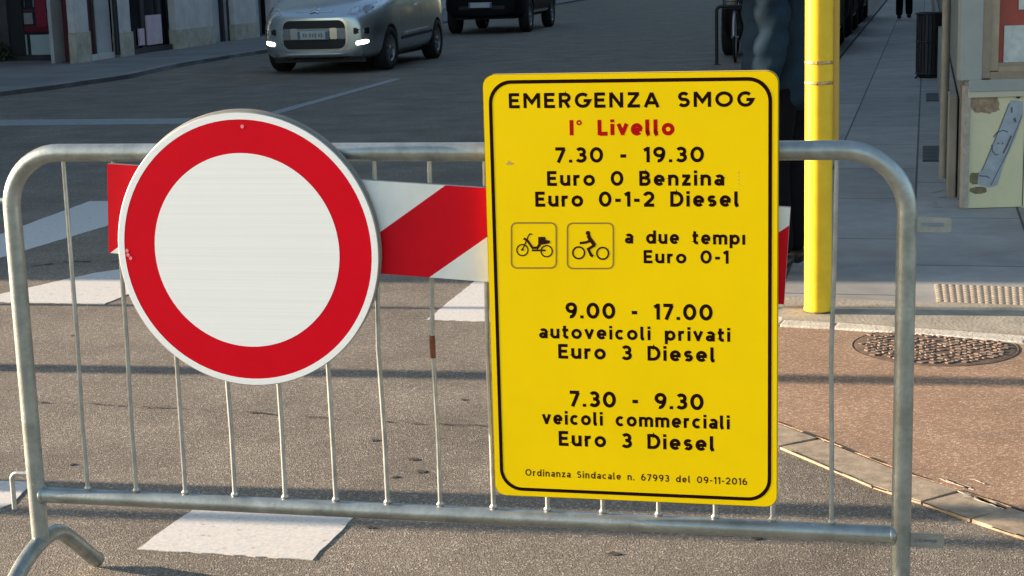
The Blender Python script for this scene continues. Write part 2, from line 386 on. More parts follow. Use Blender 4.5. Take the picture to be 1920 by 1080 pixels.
for u in (uL, uR):
    q = MB(); yz = [(-.29, .018), (-.25, .034), (-.18, .082), (-.09, .133), (-.02, .156), (.04, .163), (.09, .152), (.135, .122), (.195, .072), (.24, .034), (.265, .018)]
    P = [Vector((u, a, b)) for a, b in yz]; sm = []
    for i in range(len(P)-1):
        a, b, c, d = P[max(i-1, 0)], P[i], P[i+1], P[min(i+2, len(P)-1)]
        for k in range(4):
            t = k/4; sm.append(.5*((2*b)+(c-a)*t+(2*a-5*b+4*c-d)*t*t+(3*b-3*c+d-a)*t**3))
    sm.append(P[-1]); q.tube(sm, .0195, 18); q.build('foot', GALV, bar)
for zz, dn in ((.326, .088), (.972, .09)):
    q = MB(); q.tube([(uL-.012, 0, zz), (uL-.045, 0, zz)] + arcpts((uL-.045, 0, zz-.016), .016, 90, 180, 6, (1, 0, 0), (0, 0, 1))[1:] + [Vector((uL-.061, 0, zz-dn))], .0058, 10)
    q.build('hook', GALVD, bar)
for zz in (.930, .267):
    q = MB(); out = rrect(.074, .029, .006, 4, uR+.05, zz); inn = rrect(.046, .009, .003, 4, uR+.050, zz); n = len(out)
    for y0 in (-.003, .003): q.add([(a, y0, b) for a, b in out]+[(a, y0, b) for a, b in inn], [(i, (i+1) % n, n+(i+1) % n, n+i) for i in range(n)])
    q.add([(a, y, b) for y in (-.003, .003) for a, b in out], [(i, (i+1) % n, n+(i+1) % n, n+i) for i in range(n)])
    q.add([(a, y, b) for y in (-.003, .003) for a, b in inn], [(i, (i+1) % n, n+(i+1) % n, n+i) for i in range(n)])
    q.build('slot_plate', GALV, bar)

for m_ in (GALV, GALVD): chips(m_, (.62, .63, .61), 38, .66, .72)
# ------------------------------------------------------------------ round sign
cu, cv = .53834, .87041
rs = thing('round_sign', 'round white road sign with a broad red ring, hung on the barrier', 'sign', bl(cu, 0, cv), BR)
def disc(q, r0_, r1_, y, mi, n=96):
    if r0_ == 0:
        q.add([(r1_*math.cos(2*math.pi*k/n), y, r1_*math.sin(2*math.pi*k/n)) for k in range(n)], [list(range(n))], mi)
    else:
        vs = [(r*math.cos(2*math.pi*k/n), y, r*math.sin(2*math.pi*k/n)) for r in (r0_, r1_) for k in range(n)]
        q.add(vs, [(k, (k+1) % n, n+(k+1) % n, n+k) for k in range(n)], mi)
q = MB(); disc(q, .2130, .2995, -.050, 0); disc(q, .2855, .2995, -.05012, 1)
disc(q, 0, .2132, -.05012, 1)
q.m = [0 if i < 96 else m for i, m in enumerate(q.m)]
q.build('face', [RED, WHITE], rs)
q = MB(); q.lathe([(.2990, -.0500), (.301, -.049), (.3010, -.047), (.3010, -.041), (.300, -.040), (.294, -.040), (.294, -.047), (0.001, -.047)], 96, 'y'); q.build('rim', STEEL, rs)
q = MB(); q.lathe([(.0005, -.0385), (.3005, -.0385), (.3020, -.0375), (.3020, -.0335), (.300, -.0325), (.0005, -.0325)], 96, 'y', 0, (.0015, 0, .0050)); q.build('backing_disc', mat('weathered grey backing', (.20, .195, .18), .6, noise=.3, scale=12), rs)
for dz in (zT-cv,):
    for du in (-.10, .10):
        q = MB(); q.tube([(du, -.040, dz-.03)]+[Vector((du, math.cos(rad(a))*.027*-1, dz+math.sin(rad(a))*.027)) for a in range(-50, 231, 20)]+[Vector((du, -.040, dz+.03))], .007, 8); q.build('clamp', STEEL, rs)
for (x, y) in ((240, 478), (245, 484), (454, 237), (238, 470)):
    q = MB(); u, v = buv(x, y, .05); q.lathe([(.004, -.0503), (.0005, -.0503)], 10, 'y', 0, (u-cu, 0, v-cv)); q.build('scratch', mat('pink scratch', (.75, .25, .28), .6), rs)

# ------------------------------------------------------------------ striped board behind the two signs
bw, bh, bx0, bz0, ba = 1.492, .200, .953, .913, -.0612
sb = thing('striped_board', 'long red and white striped warning board fixed aslant on the barrier bars', 'board', bl(bx0, -.022, bz0), BR)
ca, sa = math.cos(ba), math.sin(ba)
def stripe_poly(a, b):    # region of the board between two slanted lines, given where they cross its lower edge
    sl = 1.23+.06
    P = [(-bw/2, -bh/2), (bw/2, -bh/2), (bw/2, bh/2), (-bw/2, bh/2)]
    def clip(P, c, keep):
        f = lambda p: ((p[0]-(p[1]+bh/2)*sl)-c)*keep; out = []
        for i in range(len(P)):
            p, r = P[i], P[(i+1) % len(P)]; fp, fr = f(p), f(r)
            if fp >= 0: out.append(p)
            if fp*fr < 0: t = fp/(fp-fr); out.append((p[0]+(r[0]-p[0])*t, p[1]+(r[1]-p[1])*t))
        return out
    P = clip(P, a, 1); return clip(P, b, -1) if P else P
q = MB(); edges = [-2, -.742, -.63, -.49, -.232, -.004, .155, .385, .535, 2]
for i in range(len(edges)-1):
    P = stripe_poly(edges[i], edges[i+1])
    if len(P) > 2: q.add([(x*ca-y*sa, -.0050, x*sa+y*ca) for x, y in P], [list(range(len(P)))], i % 2)
q.build('face', [REDB, WHITEB], sb)
q = MB(); P = [(x*ca-y*sa, x*sa+y*ca) for x, y in ((-bw/2, -bh/2), (bw/2, -bh/2), (bw/2, bh/2), (-bw/2, bh/2))]; q.prism(P, -.0045, .010, 0, 'y'); q.build('panel', STEEL, sb)

# ------------------------------------------------------------------ stroke lettering (centre lines, cap height 1)
TT = .195; h_ = TT/2; X = .74
def A_(cx, cy, rx, ry, a0, a1, n=16): return [(cx+rx*math.cos(rad(a0+(a1-a0)*k/n)), cy+ry*math.sin(rad(a0+(a1-a0)*k/n))) for k in range(n+1)]
def O_(cx, cy, rx, ry): return A_(cx, cy, rx, ry, 0, 360, 28)
H1 = 1-h_; xr = X/2-h_
G = {
 'E': (.62, [[(h_, 0), (h_, 1)], [(h_, H1), (.60, H1)], [(h_, .51), (.55, .51)], [(h_, h_), (.62, h_)]]),
 'M': (.95, [[(h_, 0), (h_, 1)], [(.95-h_, 0), (.95-h_, 1)], [(h_*1.1, .96), (.475, .36), (.95-h_*1.1, .96)]]),
 'R': (.68, [[(h_, 0), (h_, 1)], [(h_, H1), (.36, H1)]+A_(.36, (H1+.46)/2, .22, (H1-.46)/2, 90, -90)+[(h_, .46)], [(.34, .46), (.58, .02)]]),
 'G': (.88, [A_(.45, .5, .45-h_, .5-h_, 48, 336)+[(.83, .47), (.5, .47)]]),
 'N': (.78, [[(h_, 0), (h_, 1)], [(.78-h_, 0), (.78-h_, 1)], [(h_, .97), (.78-h_, .03)]]),
 'Z': (.70, [[(.04, H1), (.66, H1)], [(.60, H1), (.09, h_)], [(.02, h_), (.70, h_)]]),
 'A': (.86, [[(.08, 0), (.43, .96)], [(.78, 0), (.43, .96)], [(.2, .30), (.66, .30)]]),
 'S': (.64, [A_(.32, H1-.205, .215, .205, 28, 270)[:-1]+A_(.32, h_+.21, .235, .21, 90, -152)]),
 'O': (.96, [O_(.48, .5, .48-h_, .5-h_)]), 'I': (TT, [[(h_, 0), (h_, 1)]]), 'L': (.58, [[(h_, 0), (h_, 1)], [(h_, h_), (.58, h_)]]),
 'D': (.78, [[(h_, 0), (h_, 1)], [(h_, H1), (.34, H1)]+A_(.34, .5, .36, .5-h_, 90, -90)+[(h_, h_)]]),
 'B': (.68, [[(h_, 0), (h_, 1)], [(h_, H1), (.36, H1)]+A_(.36, (H1+.53)/2, .19, (H1-.53)/2, 90, -90)+[(h_, .53)], [(.3, .53), (.37, .53)]+A_(.37, (h_+.53)/2, .22, (.53-h_)/2, 90, -90)+[(h_, h_)]]),
 'i': (TT, [[(h_, 0), (h_, X)], [(h_, 1-TT*.9), (h_, 1.02)]]), 'l': (TT*1.5, [[(h_, 1)]+[(h_, .16)]+A_(h_+.11, .17, .11, .17-h_, 180, 270, 6)+[(h_+.16, h_)]]),
 'v': (.64, [[(.07, X), (.32, .10)], [(.57, X), (.32, .10)], [(.32, 0), (.32, .22)]]),
 'e': (.68, [A_(.34, X/2, .34-h_, xr, 2, 318), [(.1, X/2-.01), (.66, X/2-.01)]]), 'o': (.72, [O_(.36, X/2, .36-h_, xr)]),
 'u': (.63, [[(h_, X), (h_, .29)]+A_(.315, .29, .315-h_, .29-h_, 180, 360)+[(.63-h_, X)], [(.63-h_, 0), (.63-h_, .4)]]),
 'n': (.63, [[(h_, 0), (h_, X)], [(h_, X-.29)]+A_(.315, X-.29, .315-h_, .29-h_, 180, 0)+[(.63-h_, 0)]]),
 'm': (1.0, [[(h_, 0), (h_, X)], [(h_, X-.23)]+A_(.293, X-.23, .207, .23-h_, 180, 0)+[(.5, 0)], [(.5, X-.23)]+A_(.707, X-.23, .207, .23-h_, 180, 0)+[(.914, 0)]]),
 'r': (.42, [[(h_, 0), (h_, X)], [(h_, X-.27)]+A_(.35, X-.27, .264, .27-h_, 180, 82)]),
 'z': (.54, [[(.03, X-h_), (.51, X-h_)], [(.45, X-h_), (.1, h_)], [(.02, h_), (.54, h_)]]),
 'a': (.60, [[(.6-h_, 0), (.6-h_, X-.25)]+A_(.31, X-.25, .29-h_+.0, .25-h_, 0, 150), O_(.275, .225, .275-h_, .225-h_)]),
 's': (.52, [A_(.26, X-h_-.145, .165, .145, 30, 270)[:-1]+A_(.26, h_+.142, .175, .142, 90, -150)]),
 't': (.44, [[(.17, .97), (.17, .24)]+A_(.33, .24, .16, .24-h_, 180, 270, 6)+[(.42, h_)], [(0, X-h_), (.42, X-h_)]]),
 'p': (.72, [[(h_, -.27), (h_, X)], O_(.72-.34, X/2, .34-h_, xr)]), 'd': (.72, [[(.72-h_, 0), (.72-h_, 1)], O_(.34, X/2, .34-h_, xr)]),
 'c': (.62, [A_(.34, X/2, .34-h_, xr, 48, 312)]),
 '7': (.62, [[(.02, H1), (.60, H1)], [(.55, H1), (.18, 0)]]), '.': (TT, [[(h_, 0), (h_, TT)]]),
 '3': (.64, [A_(.30, H1-.2, .215, .2, 150, -90)[:-1]+[(.24, .515)], [(.24, .505)]+A_(.30, h_+.21, .25, .21, 90, -150)]),
 '0': (.78, [O_(.39, .5, .39-h_, .5-h_)]), '1': (.36, [[(.36-h_, 0), (.36-h_, 1)], [(.02, .78), (.3, .93)]]),
 '9': (.70, [O_(.35, H1-.24, .35-h_, .24), [(.70-h_, .68)]+A_(.30, .66, .40-h_, .66-h_, 0, -100)]),
 '6': (.70, [O_(.35, h_+.24, .35-h_, .24), [(h_, .32)]+A_(.40, .34, .40-h_, .66-h_, 180, 80)]),
 '2': (.66, [A_(.32, H1-.24, .25, .24, 165, -35)+[(.10, h_)], [(.03, h_), (.66, h_)]]), '-': (.40, [[(.03, .42), (.37, .42)]]),
 '°': (.34, [O_(.17, .82, .12, .12)]), 'ı': (TT, [[(h_, 0), (h_, X)]]),
}
GAP, SPC = .20, .88
def text_strokes(s):
    x = 0; out = []; wi = 0
    for i, ch in enumerate(s):
        if ch == ' ': x += SPC; wi += 1; continue
        wd, st = G[ch]
        for p in st: out.append(([(a+x, b) for a, b in p], ch, wi))
        x += wd+(GAP if i < len(s)-1 and s[i+1] != ' ' else GAP*.5)
    return out, x-GAP*.5
def ribbon(q, P, hw, y, mi=0):
    closed = (Vector(P[0])-Vector(P[-1])).length < 1e-4
    if closed: P = P[:-1]
    n = len(P); Lp = []; Rp = []
    for i in range(n):
        p = Vector(P[i]); a = Vector(P[i-1]) if (i > 0 or closed) else None; b = Vector(P[(i+1) % n]) if (i < n-1 or closed) else None
        d1 = (p-a).normalized() if a is not None else None; d2 = (b-p).normalized() if b is not None else None
        if d1 is None: d1 = d2
        if d2 is None: d2 = d1
        n1 = Vector((-d1.y, d1.x)); n2 = Vector((-d2.y, d2.x)); mm = (n1+n2)
        mm = mm.normalized() if mm.length > 1e-6 else n1
        k = hw/max(.45, mm.dot(n1)); Lp.append(p+mm*k); Rp.append(p-mm*k)
    vs = [(a.x, y, a.y) for a in Lp]+[(a.x, y, a.y) for a in Rp]
    q.add(vs, [(i, (i+1) % n, n+(i+1) % n, n+i) for i in range(n if closed else n-1)], mi)

# ------------------------------------------------------------------ yellow notice
yu, yv = 1.3795, .7925
ys = thing('yellow_notice', 'tall yellow traffic notice about smog with black and red lettering, on the barrier', 'sign', bl(yu, 0, yv), BR)
YO = .050
q = MB(); P = rrect(.600, .900, .024, 8); q.prism(P, -YO, -YO+.003, 0, 'y'); q.build('panel', YEL, ys)
q = MB(); n = len(P); q.add([(a, y, b) for y in (-YO+.0005, -YO+.022) for a, b in [(p[0]*1.003, p[1]*1.002) for p in P]], [(i, (i+1) % n, n+(i+1) % n, n+i) for i in range(n)])
P2 = rrect(.574, .874, .012, 8); q.add([(a*1.003, -YO+.022, b*1.002) for a, b in P]+[(a, -YO+.022, b) for a, b in P2], [(i, (i+1) % n, n+(i+1) % n, n+i) for i in range(n)]); q.build('rim', mat('yellow sign edge', (.62, .44, .05), .5, .1), ys)
q = MB(); O2 = rrect(.578, .878, .048, 10); I2 = rrect(.563, .863, .041, 10); n = len(O2)
q.add([(a, -YO-.00015, b) for a, b in O2]+[(a, -YO-.00015, b) for a, b in I2], [(i, (i+1) % n, n+(i+1) % n, n+i) for i in range(n)]); q.build('border_line', INK, ys)
for dz in (zT-yv, zB-yv+.04):
    for du in (-.16, .16):
        if dz < 0: continue
        q = MB(); q.tube([(du, -.030, dz-.03)]+[Vector((du, -math.cos(rad(a))*.027, dz+math.sin(rad(a))*.027)) for a in range(-50, 231, 20)]+[Vector((du, -.030, dz+.03))], .007, 8); q.build('clamp', STEEL, ys)
def text_line(s, xl, xr_, ybl, ybr, capl, m=INK, bold=1.0):
    ul, vl = buv(xl, ybl, YO); ur, vr = buv(xr_, ybr, YO); ut, vt = buv(xl, ybl-capl, YO)
    H = vt-vl; st, Wd = text_strokes(s); sx = (ur-ul)/Wd; q = MB()
    ul -= yu; vl -= yv; dv = (vr-yv)-vl; last = None; x1 = -9
    words = []
    for P, ch, wi in st:
        if wi != last: words.append(MB()); last = wi
        Q = [(ul+a*sx, vl+dv*(a/Wd)+b*H) for a, b in P]
        ribbon(words[-1], Q, H*TT/2*1.13*bold*(.42 if ch == '°' else 1), -YO-.00006-.000004*(len(words[-1].f) % 7))
    for q in words: q.build('lettering', m, ys)
text_line('EMERGENZA SMOG', 954, 1413, 203, 200, 28)
text_line('I° Livello', 1069, 1264, 254, 253, 29, INKR, 1.2)
text_line('7.30 - 19.30', 1041, 1320, 305, 304, 28.5, bold=1.0)
text_line('Euro 0 Benzina', 1026, 1358, 348.5, 348, 27.5)
text_line('Euro 0-1-2 Diesel', 1004, 1386, 387.5, 387.5, 28)
text_line('a due tempı', 1172, 1397, 456.5, 459, 25)
text_line('Euro 0-1', 1207, 1366, 493.5, 494.5, 24.5)
text_line('9.00 - 17.00', 1061, 1336, 596.5, 601, 29.5)
text_line('autoveicoli privati', 1011, 1369, 634, 641, 25)
text_line('Euro 3 Diesel', 1047, 1341, 672, 679, 27)
text_line('7.30 - 9.30', 1068, 1319, 762, 769, 29.5)
text_line('veicoli commerciali', 1017, 1368, 795, 805, 25)
text_line('Euro 3 Diesel', 1048, 1340, 835.5, 846, 27.5)
text_line('Ordinanza Sindacale n. 67993 del 09-11-2016', 985, 1401, 892, 910, 13, mat('small brown lettering', (.07, .022, .006), .8, spec=.05), .82)
def pic(name, m): 
    q = MB(); return q, (lambda: q.build(name, m, ys))
def prib(q, pts, wpx, k=0):
    P = [(buv(x, y, YO)[0]-yu, buv(x, y, YO)[1]-yv) for x, y in pts]; ribbon(q, P, wpx*.0013/2, -YO-.00012-.000012*k)
def pblob(q, pts, k=0):
    P = [(buv(x, y, YO)[0]-yu, buv(x, y, YO)[1]-yv) for x, y in pts]; q.add([(a, -YO-.00012-.000012*k, b) for a, b in P], [list(range(len(P)))])
for (x0, y0, x1, y1) in ((959, 418, 1043, 502.5), (1064, 418.5, 1150, 503.5)):
    q, done = pic('pictogram_frame', INKB); P = rrect(x1-x0, y1-y0, 10, 6, (x0+x1)/2, (y0+y1)/2); prib(q, P+[P[0]], 2.6); done()
def circ(cx, cy, r): return [(cx+r*math.cos(2*math.pi*k/24), cy+r*math.sin(2*math.pi*k/24)) for k in range(25)]
q, done = pic('moped_pictogram', INKP)
prib(q, circ(979.5, 469, 10.5), 2.2); prib(q, circ(1025, 471, 10.5), 2.2, 1); prib(q, [(979.5, 468), (987, 452), (990, 444), (993, 439), (998, 439)], 2.2, 2)
prib(q, [(982, 447), (989, 451), (995, 460), (999, 465), (1008, 464), (1013, 455)], 4, 3); prib(q, [(997, 469.5), (1023, 469.5)], 3, 4)
pblob(q, [(1009, 444), (1022, 444), (1024, 450), (1031, 451), (1031, 456), (1022, 458), (1015, 459), (1009, 456)], 5); prib(q, [(1013, 458), (1006, 467)], 4, 6); prib(q, [(979, 466), (980, 470)], 4, 7); done()
q, done = pic('motorcyclist_pictogram', INKP)
prib(q, circ(1085, 474, 11), 2.8); prib(q, circ(1130, 475, 11), 2.8, 1); pblob(q, circ(1102.5, 437, 4.3)[:-1], 2)
prib(q, [(1103, 441), (1106, 448), (1111, 454), (1115, 460)], 6.5, 3); prib(q, [(1109, 451), (1098, 454.5), (1087, 456)], 4.2, 4)
prib(q, [(1116, 459), (1103, 467), (1108, 478), (1112, 481)], 4.6, 5); done()
SCR = mat('pale brown scratch', (.55, .36, .10), .6)
q = MB(); pblob(q, [(948, 307), (952, 305), (953, 300), (956, 304), (965, 306), (958, 309), (950, 309)], 2); q.build('scratch', SCR, ys)
for k in range(4): q = MB(); pblob(q, [(1384, 322+k*7), (1385.5, 322+k*7), (1385.5, 325+k*7), (1384, 325+k*7)], k); q.build('scratch', SCR, ys)

# ------------------------------------------------------------------ yellow traffic pole
pc = Vector((1.262, 6.605, 0))
yp = thing('yellow_pole', 'thick yellow painted steel pole rising from the pavement edge behind the notice', 'pole', (pc.x, pc.y, .025), (0, -.003, 0))
q = MB(); q.tube([(0, 0, 0), (0, 0, 1.2), (0, 0, 3.6)], .0555, 32); q.build('tube', POLEY, yp)
q = MB(); q.tube([(.062, .035, .700), (.062, .035, .72), (.062, .035, 2.0), (.062, .035, 3.4)], .0275, 16); q.build('conduit', POLEO, yp)
for zz in (.936, 1.017):
    q = MB(); q.lathe([(.0560, -.007), (.0572, -.006), (.0572, .006), (.0560, .007)], 32, 'z', 0, (0, 0, zz))
    q.box((-.012, -.0585, zz), (.022, .008, .012), 0, 0, .002); q.build('strap', mat('steel strap', (.55, .40, .16), .45, .5, noise=.5, scale=70, tint=(.18, .11, .05)), yp)
q = MB(); q.lathe([(.0560, 0), (.058, .004), (.0565, .015)], 32, 'z', 0, (0, 0, 0)); q.build('collar', POLEY, yp)
q = MB(); q.box((0, -.02, 3.3), (.30, .22, .75), 0, 0, .03)
for k in range(3): q.lathe([(.10, -.02), (.11, -.16), (.10, -.16)], 20, 'y', 0, (0, -.12, 3.06+.24*k))
q.build('signal_head', mat('dark green signal housing', (.02, .05, .035), .5), yp)

# ------------------------------------------------------------------ unseen posts added at the left only to cast shadow bands across the road
def shade_post(px, py, dist, r, label, hh=3.6):
    p = at(px, py) - Vector((travel.x, travel.y, 0)).normalized()*dist
    t = thing('shadow_post', label, 'post', (p.x, p.y, 0))
    q = MB(); q.tube([(0, 0, 0), (0, 0, hh*.5), (0, 0, hh)], r, 16); q.lathe([(r*1.6, 0), (r*1.6, .03), (r, .035)], 16); q.build('tube', GALV, t)
    q = MB(); q.lathe([(r, 0), (r*.9, .02), (.001, .035)], 16, 'z', 0, (0, 0, hh)); q.build('cap', STEEL, t)
shade_post(715, 577, 5.2, .022, 'thinnest of the unseen grey steel posts added left of the barrier to cast shadow bands')
shade_post(460, 697, 6.0, .062, 'unseen steel post added to cast a shadow band, second farthest from the barrier')
shade_post(900, 938, 4.6, .060, 'unseen steel post added to cast a shadow band, nearest the barrier but one')
shade_post(600, 977, 6.8, .040, 'unseen steel post added to cast a shadow band, nearest the barrier on its left')

# ------------------------------------------------------------------ left row of buildings (lower storey seen behind the cars)
STONE = mat('pale stone pilaster', (.66, .62, .58), .85, noise=.22, scale=3, bump=.25, bscale=30)
STONEB = mat('stained stone base', (.52, .48, .37), .9, noise=.35, scale=5)
STUCCO = mat('grey stucco', (.50, .50, .48), .9, noise=.2, scale=2)
DARKG = mat('dark shop glass', (.012, .014, .022), .12, spec=.6)
DREC = mat('dark opening', (.008, .009, .012), .7)
DFR = mat('dark frame', (.02, .022, .026), .5)
PANEL = mat('grey green shop panel', (.48, .56, .56), .6, noise=.1, scale=5)
PILB = mat('pale blue pilaster', (.58, .68, .73), .6, noise=.1, scale=5)
DOORR = mat('dark red door', (.13, .028, .036), .5, noise=.2, scale=6)
REDF = mat('red window frame', (.30, .018, .045), .45)
PAPER = mat('grey shop paper', (.32, .30, .31), .8, noise=.25, scale=9)
PINKP = mat('pink poster', (.62, .36, .43), .7, noise=.35, scale=7, tint=(.72, .64, .66))
SHUT = mat('grey roller shutter', (.30, .32, .325), .6, noise=.1, scale=4)
FA = rad(11.0); FD = Vector((math.sin(FA), math.cos(FA), 0)); F0 = at(145, 118, FZ); FN = Vector((FD.y, -FD.x, 0))
def fs(px, py, back=0.): # pixel -> (along the facade, height)
    p = ray_plane(px, py, F0-FN*back, FN); d = p-F0; return d.dot(FD), p.z
# facade frame: x along, -y out to the street
fb = thing('shop_building', 'long stone fronted shop building with dark openings across the road, at left', 'building', F0, (0, 0, rad(90)-FA))
ZT = 3.4
def fbox(name, px0, px1, pyb, z1, front, m, parent=None, back=.05, z0=None, bev=.0):
    s0, s1 = fs(px0, pyb)[0], fs(px1, pyb)[0]; zb = (z0 if z0 is not None else 0.)
    q = MB(); q.box(((s0+s1)/2, (back-front)/2, (zb+z1)/2), (s1-s0, back+front, z1-zb), 0, 0, bev); return q.build(name, m, parent or fb)
SLEN = 80
# backing wall, upper floors and roof
q = MB(); q.prism([(0, .4), (SLEN, .4), (SLEN, 10.4), (14, 10.4), (9, .50), (0, .46)], 0, 13); q.build('wall', STUCCO, fb)
q = MB(); q.box((SLEN/2, .2, ZT+.15), (SLEN, .55, .3), 0, 0, .03); q.build('cornice', STONE, fb)
q = MB(); q.prism([(-.7, -.4), (5.4, 3.0), (11, -.4)], 5, SLEN+.3, 0, 'x'); o = q.build('roof', mat('terracotta roof', (.28, .12, .07), .85, noise=.3, scale=4), fb); o.location = (0, 0, 13.4)
for fl in range(3):
    for i in range(12):
        xw = 2.2+i*3.7; q = MB(); q.box((xw, .36, 5.2+fl*2.9), (1.0, .12, 1.7)); o = q.build('window', DARKG, fb)
        q = MB()
        for dx in (-.57, .57): q.box((xw+dx, .34, 5.2+fl*2.9), (.13, .18, 1.9))
        q.box((xw, .34, 5.2+fl*2.9+.92), (1.0, .18, .13)); q.box((xw, .30, 5.2+fl*2.9-.92), (1.3, .28, .12)); q.build('frame', STONE, o)
fbox('pilaster', 138, 165, 116, ZT, .06, STONE); fbox('pilaster_base', 137, 166, 116, .50, .075, STONEB)
fbox('door', 164, 188, 106, 2.5, -.10, DOORR, back=.45); fbox('door_step', 163, 214, 110, .10, .02, STONE)
fbox('wall_panel', 188, 213, 106, ZT, -.02, STUCCO)
q = MB(); s = fs(216, 105)[0]; q.tube([(s, -.06, .05), (s, -.06, 1.5), (s, -.06, ZT)], .045, 10); q.build('downpipe', DFR, fb)
fbox('pilaster', 219, 243, 103, ZT, .06, STONE); fbox('pilaster_base', 218, 245, 103, .42, .08, STONEB)
o = fbox('shop_window', 243, 327, 95, 2.8, -.12, DARKG, back=.4)
def fbox2(name, px0, py0, px1, py1, front, m, parent, back):
    s0, z1 = fs(px0, py0); s1, z0 = fs(px1, py1); z0 -= FZ; z1 -= FZ
    q = MB(); q.box(((s0+s1)/2, -(front+back)/2, (z0+z1)/2), (s1-s0, front-back, z1-z0)); return q.build(name, m, parent)
fbox2('frame', 273, -60, 277, 92, -.09, DFR, o, -.13); fbox2('frame', 300, -60, 303, 30, -.09, DFR, o, -.13)
fbox2('poster', 281, 29, 312, 81, -.07, PINKP, o, -.10); fbox2('poster', 267, 54, 279, 84, -.07, PINKP, o, -.10)
fbox('sill', 243, 327, 94, .10, .01, DFR)
fbox('pilaster', 324, 393, 87, ZT, .10, STONE, bev=.01); fbox('pilaster_base', 323, 395, 87, .36, .118, STONEB)
o = fbox('shutter', 394, 427, 70, 2.7, -.30, SHUT, back=.42)
fbox('door_frame', 423, 426.5, 66, 2.8, -.18, DFR); fbox('wall_panel', 427, 432, 68, ZT, -.05, STONE); fbox('door_frame', 432, 435, 68, ZT, -.03, DFR)
fbox('pilaster', 435, 477, 73, ZT, .08, STONE, bev=.01); fbox('pilaster_base', 434, 478, 73, .33, .095, STONEB)
fbox('doorway', 478, 500, 60, 2.7, -.26, DREC, back=.41)
for k in range(6): fbox('pilaster', 504+k*30, 522+k*30, 62-k*4, ZT, .08, STONE)
for k in range(5): fbox('doorway', 523+k*30, 533+k*30, 58-k*4, 2.7, -.26, DREC, back=.41)

# corner shop with the red window, at the very left
p0, p1 = at(136, 112, FZ), at(0, 114, FZ); sd = (p1-p0); sd.z = 0; sd.normalize(); sn = Vector((sd.y, -sd.x, 0))
if sn.y > 0: sn = -sn
cs = thing('corner_shop', 'corner shop with red latticed window above pale grey panels, at the far left', 'shop', p0, (0, 0, math.atan2(-sd.y, -sd.x)))
def cbox(name, px0, py0, px1, py1, front, m, parent=None, back=-.02):
    a = ray_plane(px0, py0, p0, sn); b = ray_plane(px1, py1, p0, sn)
    s0, s1 = -(a-p0).dot(sd), -(b-p0).dot(sd); z0, z1 = b.z-FZ, a.z-FZ
    q = MB(); q.box(((s0+s1)/2, -(front+back)/2, (z0+z1)/2), (abs(s1-s0), front-back, z1-z0), 0, 0, .004); return q.build(name, m, parent or cs)
q = MB(); q.box((-9.0, 4.0, 5.5), (18, 8, 11)); q.build('wall', STUCCO, cs)
q = MB(); q.box((-9.0, 4.0, 11.15), (18.6, 8.6, .3)); q.build('roof', STONE, cs)
for k in range(3):
    for i in range(5): q = MB(); q.box((-2-i*3.3, -.01, 4.6+k*2.6), (1.1, .06, 1.6)); q.build('window', DARKG, cs)
cbox('base', -40, 104, 141, 118, .10, mat('dark shop base', (.05, .052, .055), .8, noise=.4, scale=8))
cbox('panel', 35, 65, 57, 102, .085, PANEL); cbox('panel', 61, 65, 108, 102, .085, PANEL); cbox('panel_frame', 33, 60, 110, 103, .06, DFR)
wn = cbox('window', 27, -260, 108, 61, .055, DARKG)
cbox('sill', 33, 48, 108, 59, .10, mat('dark red sill', (.14, .006, .022), .5), wn, .05)
cbox('mullion', 69, -260, 75, 50, .11, REDF, wn, .05); cbox('mullion', 33, 17, 108, 21, .10, mat('dark plum bar', (.07, .02, .04), .5), wn, .05)
for (a, b, c, d) in ((41, 24, 66, 45), (78, 24, 98, 47), (55, -120, 68, 13), (78, -120, 93, 16), (38, -120, 50, 14)): cbox('notice', a, b, c, d, .078, PAPER, wn, .05)
cbox('pilaster', 107, -260, 129, 107, .16, PILB); cbox('pilaster', -120, -260, 24, 100, .08, mat('dark grey wall', (.075, .075, .078), .85, noise=.3, scale=3)); cbox('frame', 24, -260, 31, 103, .13, DFR)
cbox('recess', 129, -260, 142, 108, .05, DREC)
q = MB(); random.seed(3)
# shrub in front of it
sh = thing('low_shrub', 'low dark green shrub by the wall at the left end of the corner shop', 'shrub', at(4, 115, FZ))
lf = MB()
for k in range(260):
    a = random.uniform(0, 6.28); r = random.uniform(0, .26); c = Vector((r*math.cos(a), r*math.sin(a)*.6, random.uniform(.03, .36)*(1-.5*r/.26)))
    n = Vector((random.uniform(-1, 1), random.uniform(-1, 1), random.uniform(-.2, 1))).normalized(); u = n.orthogonal().normalized()*random.uniform(.03, .05); v = n.cross(u)*.55
    lf.add([c-u, c-v, c+u, c+v], [(0, 1, 2, 3)])
lf.build('foliage', mat('dark leaf', (.035, .05, .025), .6, noise=.4, scale=20), sh)
st = MB()
for k in range(7): a = k*.9; st.tube([(0.02*math.cos(a), .02*math.sin(a), 0), (.1*math.cos(a), .06*math.sin(a), .15), (.17*math.cos(a), .1*math.sin(a), .28)], .006, 6)
st.build('stem', mat('twig bark', (.06, .045, .03), .9), sh)

